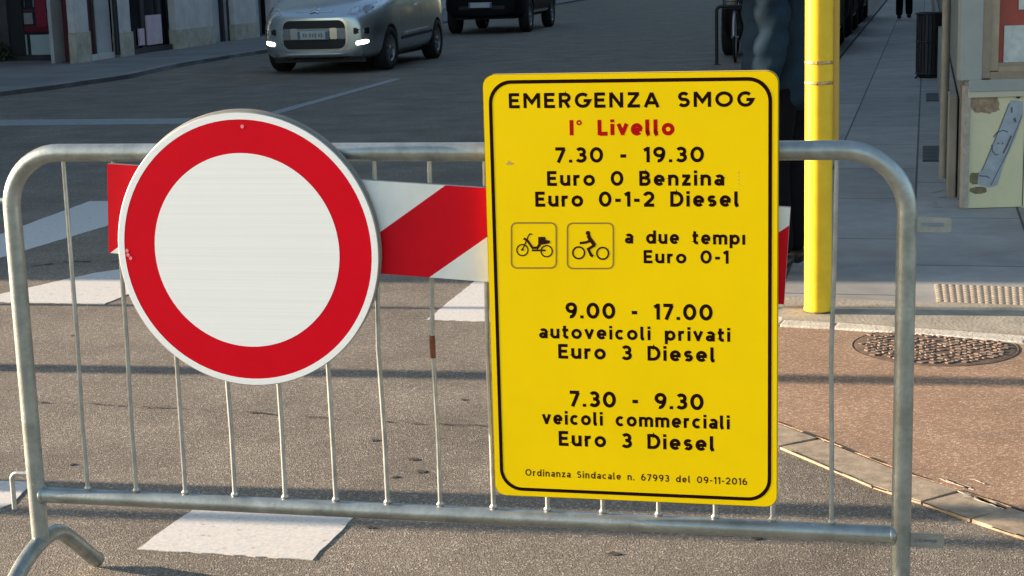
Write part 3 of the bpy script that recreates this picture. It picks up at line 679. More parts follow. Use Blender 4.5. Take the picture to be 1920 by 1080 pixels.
# tall block beyond the left edge of the picture: its corner throws the far half of the street into shade
tv = Vector((travel.x, travel.y, 0)).normalized()
k0 = Vector((.5, 7.40, 0)) - tv*12.2
blk = thing('apartment_block', 'plain tall plastered apartment block on the near left corner', 'building', k0)
q = MB(); q.prism([(0, 0), (0, 16.5), (-16, 24), (-30, 26), (-30, 9.5)], 0, 17); q.build('wall', STUCCO, blk)
q = MB(); q.prism([(.15, -.2), (.15, 16.6), (-16, 24.2), (-30.2, 26.2), (-30.2, 9.4)], 17.002, 17.3); q.build('roof', STONE, blk)
for fl in range(5):
    for i in range(4):
        q = MB(); q.box((0, 2.2+i*3.6, 2.0+fl*3.1), (.05, 1.1, 1.6)); o = q.build('window', DARKG, blk)
        q = MB(); q.box((.05, 2.2+i*3.6, 2.0+fl*3.1-.86), (.2, 1.4, .1)); q.build('sill', STONE, o)
        q = MB(); q.box((-3-i*6, (3+i*6)*.3167, 2.0+fl*3.1), (1.1, .08, 1.6), 0, -.307); q.build('window', DARKG, blk)

# ------------------------------------------------------------------ newspaper kiosk and the wall behind it, right
CREAM = mat('cream enamel panel', (.62, .58, .37), .5, noise=.12, scale=3, coat=.1)
KGREY = mat('grey kiosk frame', (.30, .32, .30), .5, noise=.12, scale=6)
KTAN = mat('brown window frame', (.27, .215, .15), .5, noise=.2, scale=10)
KRED = mat('red board inside kiosk', (.33, .055, .035), .6, noise=.2, scale=6)
KWHITE = mat('white newspaper sheet', (.50, .53, .50), .8, noise=.25, scale=20)
ky = 9.35; kb = at(1806, 390, zP)
ko = thing('kiosk', 'cream and grey metal street kiosk with rusty lower panel and brown framed window', 'kiosk', (kb.x, kb.y, zP))
def kpt(px, py, back=0.):
    p = ray_plane(px, py, Vector((0, kb.y+back, 0)), Vector((0, -1, 0))); return p.x-kb.x, p.z-zP
def kbox(name, px0, py0, px1, py1, front, m, parent=None, thick=.03, bev=.003):
    a = kpt(px0, py0); b = kpt(px1, py1); q = MB()
    q.box(((a[0]+b[0])/2, -front+thick/2, (a[1]+b[1])/2), (abs(b[0]-a[0]), thick, abs(a[1]-b[1])), 0, 0, bev); return q.build(name, m, parent or ko)
kd = SD*2.0; q = MB(); q.prism([(.012, .05), (2.5, .05), (2.5+kd.x, .05+kd.y), (.012+kd.x, .05+kd.y)], 0, 2.5); q.build('body', KGREY, ko)
q = MB(); q.prism([(-.2, -.3), (2.7, -.3), (2.7+kd.x*1.2, kd.y*1.2), (-.2+kd.x*1.2, kd.y*1.2)], 2.502, 2.65); q.build('roof', mat('kiosk roof', (.12, .13, .12), .5), ko)
lp = kbox('panel', 1813, 172, 1915, 386, .035, CREAM, thick=.04); kbox('panel', 1918, 172, 2020, 386, .035, CREAM, thick=.04); kbox('panel', 2023, 172, 2125, 386, .035, CREAM, thick=.04)
kbox('ledge', 1811, 165.5, 2200, 171, .05, mat('cream ledge', (.48, .45, .34), .5), thick=.06)
kbox('corner_post', 1805, 160, 1811, 389, .045, mat('pale post', (.38, .34, .28), .6, noise=.3, scale=20), thick=.06)
kbox('shadow_gap', 1812, 161, 2200, 165.2, .012, DREC, thick=.02)
kbox('base', 1811, 386.5, 2200, 392, .02, DREC, thick=.04)
# upper frame and window
kbox('pillar', 1812, -500, 1836, 149, .05, KGREY, thick=.08)
kbox('sill', 1812, 149.5, 2200, 160, .055, KGREY, thick=.09)
wf = kbox('window', 1836, -500, 2200, 149, .008, KRED, thick=.012)
kbox('frame', 1836, -500, 1852, 146, .045, KTAN, wf, .04); kbox('frame', 1853, -500, 1868, 132, .036, mat('tan inner frame', (.34, .27, .185), .5, noise=.2, scale=10), wf, .03); kbox('frame', 1868.3, 117, 2200, 124, .028, KTAN, wf, .022)
kbox('frame', 1868.3, 124.4, 2200, 133.5, .036, mat('tan inner frame', (0, 0, 0)), wf, .03); kbox('frame', 1852.4, 134, 2200, 146, .045, KTAN, wf, .04)
kbox('newspaper', 1882, 48, 2000, 116, .014, KWHITE, wf, .004, 0); kbox('newspaper', 1911, -60, 2000, 15, .014, KWHITE, wf, .004, 0)
def kpoly(name, pts, m, front=.0365, parent=None, dens=0):
    P = [kpt(x, y) for x, y in pts]; q = MB(); q.add([(a, -front, b) for a, b in P], [list(range(len(P)))]); return q.build(name, m, parent or ko)
def blob(x0, y0, x1, y1, n=26, j=.25):
    cx, cy, rx, ry = (x0+x1)/2, (y0+y1)/2, (x1-x0)/2, (y1-y0)/2
    return [(cx+rx*math.copysign(abs(math.cos(a))**.6, math.cos(a))*random.uniform(1-j, 1), cy+ry*math.copysign(abs(math.sin(a))**.6, math.sin(a))*random.uniform(1-j, 1)) for a in [6.2832*k/n for k in range(n)]]
RUSTK = mat('flat rust stain', (.34, .27, .17), .9, noise=.45, scale=30, tint=(.19, .105, .07))
kpoly('rust_stain', blob(1813.5, 174, 1874, 213), RUSTK, parent=lp); kpoly('rust_stain', blob(1814, 320, 1836, 346), mat('brown stain', (.20, .16, .10), .9, noise=.4, scale=20), parent=lp)
kpoly('rust_stain', blob(1814, 348, 1848, 362), mat('brown stain', (0, 0, 0)), .0368, parent=lp)
STK = mat('pale blue torn poster', (.33, .37, .42), .7, noise=.3, scale=16, tint=(.26, .29, .32))
kpoly('torn_poster', [(1892, 187), (1914, 189), (1914, 215), (1902, 252), (1880, 300), (1866, 345), (1852, 350), (1829, 344), (1831, 326), (1846, 300), (1862, 262), (1875, 226)], STK, .0375, lp)
DRW = mat('dark drawn line', (.09, .10, .11), .7)
def kline(pts, wpx, front=.0385):
    P = [kpt(x, y) for x, y in pts]; q = MB(); ribbon(q, P, wpx*.0033/2, -front); return q.build('drawn_line', DRW, lp)
kline([(1859, 256), (1866, 247), (1877, 243), (1886, 246)], 1.8); kline([(1856, 270), (1857, 282), (1863, 289), (1868, 288)], 1.8); kline([(1892, 253), (1885, 270), (1877, 286)], 3.2)
kline([(1868, 266), (1868, 269)], 3); kline([(1876, 266), (1876, 269)], 3); kline([(1832, 328), (1846, 329), (1852, 332)], 2); kline([(1893, 200), (1893, 210)], 3); kline([(1898, 220), (1900, 228)], 4)
kline([(1889, 192), (1864, 255), (1838, 318)], 1.3); kline([(1912, 215), (1886, 282), (1854, 346)], 1.3)
q = MB(); a = kpt(1905, 180); q.lathe([(.011, -.036), (.011, -.046), (.0005, -.048)], 12, 'y', 0, (a[0], 0, a[1])); q.build('lock', DFR, lp)
# wall along the pavement behind the kiosk
WALLB = mat('brown grey plaster wall', (.215, .20, .165), .9, noise=.3, scale=3, bump=.2)
w0 = at(1797, 389, zP); wt = thing('street_wall', 'brownish plaster house wall running up the street behind the kiosk', 'wall', (w0.x, w0.y, zP), (0, 0, -rad(14.3)))
q = MB(); q.box((4.30, 50.3, 4.25), (8.6, 100, 8.5)); q.build('wall', WALLB, wt)
q = MB(); q.box((-.035, 50.3, .30), (.05, 99.8, .60), 0, 0, .008); q.build('plinth', mat('stone plinth', (.27, .25, .21), .85, noise=.3, scale=4), wt)
q = MB(); q.tube([(-.08, .9, .05), (-.08, .9, 2), (-.08, .9, 8)], .026, 12); q.build('downpipe', mat('pale drainpipe', (.26, .24, .19), .6, noise=.2, scale=10), wt)
q = MB(); q.box((4.30, 50.3, 8.65), (9.0, 100.4, .3)); q.build('roof', STONE, wt)
for k in range(2):
    for i in range(14):
        if k == 0 and i < 2: continue
        q = MB(); q.box((0, 6+i*6.5, 2.2+k*2.9), (.06, 1.1, 1.6)); o = q.build('window', DARKG, wt); q = MB(); q.box((-.05, 6+i*6.5, 1.34+k*2.9), (.18, 1.4, .1)); q.build('sill', STONE, o)
# cellar gratings
GR = mat('dark iron grating', (.03, .032, .035), .6, .3, noise=.2, scale=30)
for (x0, y0, x1, y1, lab) in ((1737, 176, 1783, 190, 'small dark iron cellar grating by the wall, just in front of the bin'), (1731, 276, 1796, 303, 'wide dark iron cellar grating in the pavement beside the kiosk')):
    a, b, c, d = at(x0, y1, zP), at(x1, y1, zP), at(x1, y0, zP), at(x0, y0, zP); ce = (a+b+c+d)/4
    gt = thing('cellar_grating', lab, 'grating', (ce.x, ce.y, zP), (0, 0, 0), 'iron gratings in the pavement')
    q = MB(); q.prism([(p-ce)[:2] for p in (a, b, c, d)], -.02, .002); q.build('well', DREC, gt)
    q = MB(); a, b, c, d = [p-ce for p in (a, b, c, d)]
    for k in range(25):
        t = k/24; u, v = a.lerp(b, t), d.lerp(c, t); q.tube([(u.x, u.y, .004), (v.x, v.y, .004)], .0055, 6)
    for k in range(5):
        t = k/4; u, v = a.lerp(d, t), b.lerp(c, t); q.tube([(u.x, u.y, .004), (v.x, v.y, .004)], .006, 6)
    q.build('bars', GR, gt)
# whitish dust by the kiosk's corner
for k in range(9):
    x, y = random.uniform(1738, 1790), random.uniform(352, 388); wx = random.uniform(5, 16)
    flat('pavement_stain', [at(x+wx*math.cos(a)*random.uniform(.6, 1), y+wx*.13*math.sin(a)*random.uniform(.6, 1), zP)[:2] for a in [6.283*i/12 for i in range(12)]], zP+.0015+.0003*k, mat('pale dust', (.34, .33, .31), .9, noise=.3, scale=20), .004, .001)

# ------------------------------------------------------------------ litter bin
bp = (at(1718, 147, zP)+at(1768, 147, zP))/2
lb = thing('litter_bin', 'dark slatted metal litter bin standing on the pavement against the wall', 'litter bin', (bp.x+.04, bp.y+.15, zP))
BIN = mat('dark bin metal', (.022, .022, .026), .5, .3, noise=.3, scale=10)
q = MB(); q.lathe([(.11, .03), (.132, .05), (.140, .72), (.135, .73)], 28); q.build('liner', DREC, lb)
q = MB()
for k in range(24):
    a = 2*math.pi*k/24; q.box((.160*math.cos(a), .160*math.sin(a), .39), (.008, .034, .70), 0, a, .002)
q.build('slats', BIN, lb)
for nm, zz, r in (('rim', .745, .174), ('hoop', .42, .166), ('base_ring', .05, .165)):
    q = MB(); q.tube([(r*math.cos(2*math.pi*k/28), r*math.sin(2*math.pi*k/28), zz) for k in range(28)], .011, 8, closed=True); q.build(nm, BIN, lb)
q = MB(); q.lathe([(.12, -.0), (.14, .02), (.14, .035), (.001, .036)], 24); q.build('foot', BIN, lb)
q = MB(); q.tube([(-.13, -.06, .06), (-.17, -.10, .04), (-.20, -.12, .0)], .012, 6); q.build('strut', BIN, lb)

# ------------------------------------------------------------------ cars
def skin_free(n): pass
def loft_body(stations, nsub=2, name='body'):
    # stations: (y, half width, z bottom, z mid, z belt, half width roof, z top, crown); front at y=0
    q = MB(); K = None
    for (y, W, zb, zm, zbelt, wr, zt, cr) in stations:
        half = [(0, zb), (.80*W, zb), (.97*W, zb+.07), (W, zm), (W*.985, (zm+zbelt)/2+.03), (W*.955, zbelt), (wr, zt-.05*(zt-zbelt+.1)), (.78*wr, zt), (0, zt+cr)]
        ring = half + [(-x, z) for x, z in half[-2:0:-1]]; K = len(ring); q.v += [(x, y, z) for x, z in ring]
    N = len(stations)
    for i in range(N-1):
        for k in range(K): q.f.append([i*K+k, i*K+(k+1) % K, (i+1)*K+(k+1) % K, (i+1)*K+k]); q.m.append(0); q.sm.append(True)
    h = len(stations[0]) and 9
    for e_ in (0, N-1):
        b0 = e_*K
        for k in range(8):      # cap with strips between left and right halves
            a, b = k, k+1; a2, b2 = (K-k) % K, (K-k-1) % K
            f = [b0+a, b0+b, b0+b2, b0+a2]; f = list(dict.fromkeys(f)); q.f.append(f); q.m.append(0); q.sm.append(True)
    o = q.build('tmp_body', []); m = o.modifiers.new('s', 'SUBSURF'); m.levels = m.render_levels = nsub
    return o
def cut_wheels(o, ys, W, r, zc, dep=.26):
    q = MB()
    for y in ys:
        for sg in (-1, 1):
            q2 = MB(); x0, x1 = sg*(W-dep), sg*(W+.3); n = 40
            q2.prism([(y+r*math.cos(2*math.pi*k/n), zc+r*math.sin(2*math.pi*k/n)) for k in range(n)], min(x0, x1), max(x0, x1), 0, 'x'); q.add(q2.v, q2.f)
    c = q.build('tmp_cut', []); m = o.modifiers.new('b', 'BOOLEAN'); m.object = c; m.operation = 'DIFFERENCE'; m.solver = 'EXACT'
    me = evaluated_mesh(o, 'body'); bpy.data.objects.remove(c)
    for p in me.polygons: p.use_smooth = True
    try: me.set_sharp_from_angle(angle=rad(40))
    except Exception: pass
    return me
def bvh_of(me):
    return BVHTree.FromPolygons([v.co.copy() for v in me.vertices], [list(p.vertices) for p in me.polygons])
def patch(bvh, outline, off, m, name, parent, axis='y', rings=6, sgn=1, thick=.012):
    # outline in (x,z) seen from the front (axis y), or (y,z) seen from the side (axis x); laid on the body, off metres proud
    n = len(outline); cx = sum(a for a, b in outline)/n; cz = sum(b for a, b in outline)/n; vs = []
    def hit(a, b):
        if axis == 'y':
            h = bvh.ray_cast(Vector((a, -2 if sgn > 0 else 8, b)), Vector((0, sgn, 0)))[0]; return Vector((a, (h.y if h else 0.2)-off*sgn, b))
        h = bvh.ray_cast(Vector((sgn*4, a, b)), Vector((-sgn, 0, 0)))[0]; return Vector(((h.x if h else sgn*.85)+off*sgn, a, b))
    for r in range(1, rings+1):
        for a, b in outline: vs.append(hit(cx+(a-cx)*r/rings, cz+(b-cz)*r/rings))
    c = hit(cx, cz); q = MB(); F = [(i*n+k, i*n+(k+1) % n, (i+1)*n+(k+1) % n, (i+1)*n+k) for i in range(rings-1) for k in range(n)]
    vs.append(c); F += [(len(vs)-1, (k+1) % n, k) for k in range(n)]
    d = Vector((0, sgn, 0)) if axis == 'y' else Vector((-sgn, 0, 0))
    last = vs[(rings-1)*n:rings*n]; base = len(vs); vs += [p+d*(thick+off) for p in last]
    F += [((rings-1)*n+k, (rings-1)*n+(k+1) % n, base+(k+1) % n, base+k) for k in range(n)]
    q.add(vs, F, 0, axis != 'zz'); o = q.build(name, m, parent)
    o.data.set_sharp_from_angle(angle=rad(45)); return o
TYRE = mat('tyre rubber', (.012, .012, .013), .8, noise=.3, scale=20)
RIM = mat('alloy rim', (.34, .35, .36), .35, .7)
BLK = mat('black plastic', (.010, .010, .012), .5)
CHROME = mat('chrome trim', (.62, .65, .68), .18, .9)
GLASSC = mat('car window glass', (.015, .02, .022), .05, spec=.8)
LENS = mat('headlamp lens', (.50, .54, .57), .12, .3, noise=.5, scale=18, coat=.6)
PLATE = mat('number plate white', (.55, .56, .56), .5, noise=.1, scale=30)
PBLUE = mat('number plate blue', (.10, .16, .28), .5)
LITLAMP = mat('lit daytime lamp', (1, .93, .80), .4, emit=2.2)
RLENS = mat('red lamp lens', (.20, .008, .01), .2, coat=.5)
def wheel(parent, x, y, r, wd=.20, steer=0.):
    sg = 1 if x > 0 else -1; q = MB()
    q.lathe([(r*.62, -wd/2), (r*.93, -wd/2), (r, -wd*.36), (r, wd*.36), (r*.93, wd/2), (r*.62, wd/2), (r*.62, -wd/2)], 36, 'x'); o = q.build('wheel', TYRE, parent, (x, y, r), (0, 0, steer))
    q = MB(); q.lathe([(r*.63, -wd*.35), (r*.63, sg*wd*.46), (r*.58, sg*wd*.44), (r*.56, sg*wd*.2)], 36, 'x')
    for k in range(7):
        a = 2*math.pi*k/7; u = Vector((0, math.cos(a), math.sin(a))); v = Vector((0, -math.sin(a), math.cos(a))); x1, x2 = sg*wd*.40, sg*wd*.28
        q.add([u*r*.08-v*r*.08+Vector((x1, 0, 0)), u*r*.08+v*r*.08+Vector((x1, 0, 0)), u*r*.58+v*r*.055+Vector((x1*.95, 0, 0)), u*r*.58-v*r*.055+Vector((x1*.95, 0, 0)),
               u*r*.08-v*r*.08+Vector((x2, 0, 0)), u*r*.08+v*r*.08+Vector((x2, 0, 0)), u*r*.58+v*r*.055+Vector((x2, 0, 0)), u*r*.58-v*r*.055+Vector((x2, 0, 0))],
              [(0, 1, 2, 3), (0, 4, 5, 1), (1, 5, 6, 2), (2, 6, 7, 3), (3, 7, 4, 0)])
    q.lathe([(r*.12, sg*wd*.2), (r*.12, sg*wd*.43), (.001, sg*wd*.45)], 16, 'x'); q.build('rim', RIM, o)
    q = MB(); q.lathe([(r*.60, sg*wd*.1), (.001, sg*wd*.1)], 24, 'x'); q.build('brake_disc', BLK, o)
    return o
def plate(parent, bvh, xc, zc, y, ww=.50, hh=.11):
    q = MB(); q.box((xc, y, zc), (ww, .02, hh), 0, 0, .006); o = q.build('number_plate', PLATE, parent)
    q = MB()
    for s_ in (-1, 1): q.box((xc+s_*(ww/2-.022), y-.0115, zc), (.036, .004, hh-.012))
    q.build('blue_band', PBLUE, o)
    return o
# --- silver compact people carrier
SILV = mat('silver metallic paint', (.46, .52, .555), .30, .9, coat=.5, noise=.04, scale=3)
cyaw = rad(12.5); cz0 = at(626, 132); cfwd = Vector((-math.sin(cyaw), -math.cos(cyaw), 0)); cpos = cz0+cfwd*.80
sc = thing('silver_car', 'silver people carrier with lit daytime lamps driving towards the barrier', 'car', (cpos.x, cpos.y, 0), (0, 0, -cyaw)); sc.scale = (1.05, 1.05, 1.03)
st_ = [(0.0, .55, .26, .48, .66, .50, .76, .01), (.05, .70, .20, .48, .70, .60, .83, .015), (.22, .80, .18, .50, .78, .66, .93, .02), (.50, .85, .17, .52, .86, .70, 1.01, .03), (.85, .865, .18, .55, .92, .73, 1.08, .035),
       (1.12, .865, .18, .55, .95, .74, 1.14, .04), (1.75, .865, .18, .56, .98, .62, 1.54, .03), (2.4, .865, .18, .56, 1.0, .60, 1.61, .03), (3.3, .86, .18, .56, 1.0, .60, 1.59, .03), (3.85, .83, .22, .56, 1.0, .57, 1.46, .02), (4.05, .74, .30, .60, .98, .56, 1.15, .01)]
bo = loft_body(st_); me = cut_wheels(bo, (.80, 3.34), .865, .345, .30); me.materials.clear(); me.materials.append(SILV)
cb = link('body', me, sc); bv = bvh_of(me)
q = MB(); q.box((0, 2.05, .21), (1.30, 3.7, .12)); q.build('underbody', BLK, sc)
for y in (.80, 3.34):
    for sg in (-1, 1): wheel(sc, sg*.745, y, .305, .205, rad(-4) if y < 1 else 0)
def rr(x0, z0, x1, z1, r, n=4): return rrect(x1-x0, z1-z0, r, n, (x0+x1)/2, (z0+z1)/2)
patch(bv, rr(-.475, .315, .475, .765, .12, 6), .012, CHROME, 'grille_surround', sc)
gr = patch(bv, rr(-.44, .345, .44, .735, .10, 6), .018, BLK, 'grille', sc)
patch(bv, rr(-.44, .475, .44, .625, .02, 2), .026, mat('grey bumper bar', (.22, .25, .27), .35, .5), 'bar', gr)
for a, b in ((-.33, -.23), (.23, .33)): patch(bv, rr(a, .48, b, .63, .015, 2), .032, CHROME, 'chrome_block', gr)
pl = plate(sc, bv, 0, .535, -.052, .44, .115)
q = MB()
for k, xx in enumerate((-.13, -.095, -.04, 0, .04, .09, .125)): q.box((xx, -.0645, .535), (.022, .003, .055-.012*(k % 2)))
q.build('worn_print', mat('worn plate print', (.22, .23, .25), .6), pl)
for s_ in (-1, 1):
    hl = patch(bv, [(s_*a, b) for a, b in ((.47, .815), (.52, .80), (.60, .80), (.70, .815), (.775, .835), (.80, .90), (.79, .985), (.74, .98), (.64, .95), (.55, .915), (.48, .87))], .006, LENS, 'headlight', sc)
    patch(bv, [(s_*(.56+.045*math.cos(t)), .86+.04*math.sin(t)) for t in [6.283*k/14 for k in range(14)]], .010, CHROME, 'reflector', hl, rings=2)
    patch(bv, [(s_*(.69+.05*math.cos(t)), .885+.045*math.sin(t)) for t in [6.283*k/14 for k in range(14)]], .010, mat('grey reflector', (.25, .28, .30), .2, .6), 'reflector', hl, rings=2)
    fg = patch(bv, rr(*sorted((s_*.55, s_*.74))[:1], .535, sorted((s_*.55, s_*.74))[1], .625, .02, 3), .004, BLK, 'fog_lamp_recess', sc)
    patch(bv, [(s_*(.655+.038*math.cos(t)), .578+.035*math.sin(t)) for t in [6.283*k/14 for k in range(14)]], .010, LENS, 'fog_lamp', fg, rings=2)
    patch(bv, [(s_*.655+s_*a*.076, .425+b*.029+a*.012) for a, b in [(math.copysign(abs(math.cos(t))**.5, math.cos(t)), math.copysign(abs(math.sin(t))**.5, math.sin(t))) for t in [6.283*k/20 for k in range(20)]]], .010, LITLAMP, 'daytime_lamp', sc, rings=3)
    patch(bv, [(y, z) for y, z in ((1.45, 1.02), (3.0, 1.04), (3.5, 1.08), (3.45, 1.42), (2.6, 1.50), (1.95, 1.46))], .004, GLASSC, 'side_window', sc, 'x', sgn=s_)
    patch(bv, [(1.30, .40), (2.95, .43), (2.95, .475), (1.30, .445)], .014, BLK, 'side_trim', sc, 'x', sgn=s_, rings=3)
    patch(bv, [(1.55, .475), (2.75, .50), (2.75, .52), (1.55, .495)], .020, CHROME, 'chrome_strip', sc, 'x', sgn=s_, rings=2)
    patch(bv, [(1.18, .19), (2.95, .19), (2.95, .26), (1.18, .26)], .010, mat('grey sill', (.16, .165, .17), .5), 'sill', sc, 'x', sgn=s_, rings=3)
    q = MB(); q.box((s_*.96, 1.42, 1.06), (.16, .12, .12), 0, 0, .04); q.tube([(s_*.84, 1.44, .99), (s_*.93, 1.42, 1.03)], .018, 8); q.build('wing_mirror', SILV, sc)
    for yy in (1.36, 2.42):
        q = MB(); q.add([], []); 
    patch(bv, [(1.30, .30), (1.31, .30), (1.31, .98), (1.30, .98)], .002, BLK, 'door_seam', sc, 'x', sgn=s_, rings=2); patch(bv, [(2.36, .30), (2.37, .30), (2.37, .98), (2.36, .98)], .002, BLK, 'door_seam', sc, 'x', sgn=s_, rings=2)
    patch(bv, [(2.12, .86), (2.30, .865), (2.30, .895), (2.12, .89)], .025, SILV, 'door_handle', sc, 'x', sgn=s_, rings=2)
patch(bv, [(-.60, 1.10), (.60, 1.10), (.52, 1.46), (-.52, 1.46)], .004, GLASSC, 'windscreen', sc, rings=8)
patch(bv, [(-.55, 1.02), (.55, 1.02), (.50, 1.4), (-.50, 1.4)], .004, GLASSC, 'rear_window', sc, rings=6, sgn=-1)
em = patch(bv, [(-.27, .846), (.27, .846), (.27, .862), (-.27, .862)], .010, CHROME, 'bonnet_trim', sc, rings=2)
for dz in (0, .035):
    patch(bv, [(-.065, .828+dz), (0, .868+dz), (.065, .828+dz), (.065, .850+dz), (0, .892+dz), (-.065, .850+dz)], .018, CHROME, 'emblem', em, rings=2)
patch(bv, [(-.62, .24), (.62, .24), (.66, .30), (-.66, .30)], .012, mat('pale bumper lip', (.50, .54, .55), .3, .6), 'bumper_lip', sc, rings=4)
patch(bv, [(-.58, .195), (.58, .195), (.60, .235), (-.60, .235)], .010, BLK, 'lower_bumper', sc, rings=4)

# --- dark cars
def dark_car(name, label, pos, yaw, paint, hh, W, L, wb, group, clear=.0, lamps='front'):
    t = thing(name, label, 'car', (pos.x, pos.y, 0), (0, 0, -yaw), group); c = clear
    st2 = [(0.0, W*.70, .30+c, .52+c, .68+c, W*.62, .80+c, .01), (.06, W*.86, .25+c, .52+c, .74+c, W*.74, .88+c, .015), (.30, W*.96, .23+c, .55+c, .84+c, W*.80, .98+c, .02), (.95, W, .22+c, .58+c, .92+c, W*.84, 1.06+c, .03), (1.25, W, .22+c, .58+c, .95+c, W*.85, 1.10+c, .03),
           (1.95, W, .22+c, .58+c, .98+c, W*.72, hh-.04, .03), (2.6, W, .22+c, .58+c, 1.0+c, W*.71, hh, .03), (L-.7, W, .22+c, .58+c, 1.0+c, W*.70, hh-.03, .03), (L-.15, W*.95, .26+c, .6+c, 1.0+c, W*.66, hh-.2, .02), (L, W*.84, .34+c, .62+c, .98+c, W*.64, hh-.55, .01)]
    r = .33+c*.25; bo = loft_body(st2); me = cut_wheels(bo, (.88, .88+wb), W, r+.05, r, .26); me.materials.clear(); me.materials.append(paint); link('body', me, t); b = bvh_of(me)
    q = MB(); q.box((0, L/2, .26+c), (W*1.4, L-.5, .10)); q.build('underbody', BLK, t)
    for y in (.88, .88+wb):
        for sg in (-1, 1): wheel(t, sg*(W-.13), y, r, .215)
    patch(b, rr(-.50, .42+c, .50, .50+c, .03, 3), .006, BLK, 'lower_grille', t); patch(b, rr(-.42, .72+c, .42, .80+c, .03, 3), .006, BLK, 'grille', t)
    plate(t, b, -.02 if c else 0, .57+c*.5, -.045)
    for s_ in (-1, 1):
        patch(b, [(s_*x, z+c) for x, z in ((.52, .72), (.74, .74), (.80, .80), (.78, .87), (.62, .86), (.52, .81))], .006, LENS, 'headlight', t)
        patch(b, [(1.5, 1.02+c), (L-1.0, 1.04+c), (L-.8, 1.08+c), (L-1.1, hh-.18), (2.2, hh-.16)], .004, GLASSC, 'side_window', t, 'x', sgn=s_)
        patch(b, [(1.3, .30+c), (L-1.5, .30+c), (L-1.5, .345+c), (1.3, .345+c)], .02, CHROME, 'side_trim', t, 'x', sgn=s_, rings=2)
        q = MB(); q.box((s_*(W+.09), 1.55, 1.08+c), (.17, .12, .13), 0, 0, .04); q.build('wing_mirror', BLK, t)
    patch(b, [(-.6, 1.08+c), (.6, 1.08+c), (.52, hh-.14), (-.52, hh-.14)], .004, GLASSC, 'windscreen', t, rings=8)
    return t
DARKP = mat('black car paint', (.003, .004, .006), .5, .0, spec=.15)
DARKP2 = mat('dark maroon car paint', (.007, .003, .003), .5, .0, spec=.15)
s0 = at(921, 61); yw = rad(12)
dark_car('dark_suv', 'black off-road car following the silver car up the road', s0+Vector((-math.sin(yw), -math.cos(yw), 0))*.88, yw, DARKP, 1.78, .92, 4.5, 2.65, 'dark cars', .10)
k1 = at(1583, 104); kk = SD; p_ = k1-kk*.25-SN*1.0
dark_car('parked_car', 'very dark parked car at the kerb behind the yellow pole', p_, rad(14.3), DARKP2, 1.48, .87, 4.1, 2.5, 'dark cars', 0)
dark_car('parked_car', 'second of the dark cars parked in a row along the right kerb', p_+SD*5.3, rad(14.3), DARKP, 1.50, .88, 4.2, 2.55, 'dark cars', .02)
dark_car('parked_car', 'farthest of the dark cars parked in a row along the right kerb', p_+SD*10.8, rad(14.3), DARKP2, 1.52, .88, 4.3, 2.6, 'dark cars', .03)

# ------------------------------------------------------------------ bicycle and its rack hoop
bk0 = at(1369, 120); byaw = rad(14)
bk = thing('bicycle', 'bicycle with front basket parked end-on at the kerb by a dark hoop', 'bicycle', (bk0.x, bk0.y, 0), (0, 0, -byaw-rad(6)))
FRM = mat('dark bicycle paint', (.02, .022, .025), .4, .3); MUD = mat('bright mudguard', (.42, .43, .43), .3, .7)
def bwheel(y):
    R_ = .335; q = MB(); q.tube([(0, R_*math.cos(2*math.pi*k/40), R_*math.sin(2*math.pi*k/40)) for k in range(40)], .019, 8, closed=True); o = q.build('wheel', TYRE, bk, (0, y, R_+.019), (0, 0, rad(9) if y < .5 else 0))
    q = MB(); q.tube([(0, .305*math.cos(2*math.pi*k/40), .305*math.sin(2*math.pi*k/40)) for k in range(40)], .012, 6, closed=True); q.build('rim', RIM, o)
    q = MB()
    for k in range(24):
        a = 2*math.pi*k/24; q.tube([(.025*(-1)**k, 0, 0), (0, .30*math.cos(a), .30*math.sin(a))], .0016, 4)
    q.tube([(-.05, 0, 0), (.05, 0, 0)], .018, 10); q.build('spokes', RIM, o)
    q = MB(); q.tube([(0, .375*math.cos(rad(a)), .375*math.sin(rad(a))) for a in range(15, 176, 10)], .024, 8); q.build('mudguard', MUD, o)
bwheel(.34); bwheel(1.42)
q = MB()
for sx in (-.055, .055): q.tube([(sx, .34, .354), (sx, .42, .60), (sx*.4, .46, .74)], .011, 8)
q.tube([(0, .46, .72), (0, .50, .86), (0, .52, .98)], .016, 8); q.build('fork', FRM, bk)
q = MB(); q.tube([(0, .50, .78), (0, .85, .45), (0, .98, .30)], .019, 8); q.tube([(0, 1.10, .84), (0, 1.03, .55), (0, .98, .30)], .017, 8)
for sx in (-.06, .06): q.tube([(sx, 1.42, .354), (sx*.5, 1.06, .62)], .009, 6); q.tube([(sx, 1.42, .354), (sx*.6, .98, .30)], .010, 6)
q.build('frame', FRM, bk)
q = MB(); q.tube([(-.27, .70, 1.0), (-.25, .58, 1.04), (-.10, .52, 1.03), (0, .52, 1.0), (.10, .52, 1.03), (.25, .58, 1.04), (.27, .70, 1.0)], .012, 8); q.build('handlebar', MUD, bk)
q = MB(); q.tube([(0, .98, .94), (0, 1.05, .95), (0, 1.18, .96), (0, 1.24, .96)], [.02, .04, .085, .07], 12); q.tube([(0, 1.10, .84), (0, 1.12, .94)], .014, 8); q.build('saddle', BLK, bk)
q = MB(); q.tube([(0, .98, .30), (.09, .98, .30), (.09, 1.04, .15)], .009, 6); q.tube([(0, .98, .30), (-.09, .98, .30), (-.09, .92, .45)], .009, 6); q.box((.13, 1.05, .14), (.09, .06, .02)); q.box((-.13, .91, .46), (.09, .06, .02)); q.build('pedals', BLK, bk)
q = MB()
for zz, s_ in ((.76, .13), (.86, .15), (.97, .17)): q.tube([(a, .30+b, zz) for a, b in rrect(2*s_, 1.5*s_, .04, 3)], .005, 5, closed=True)
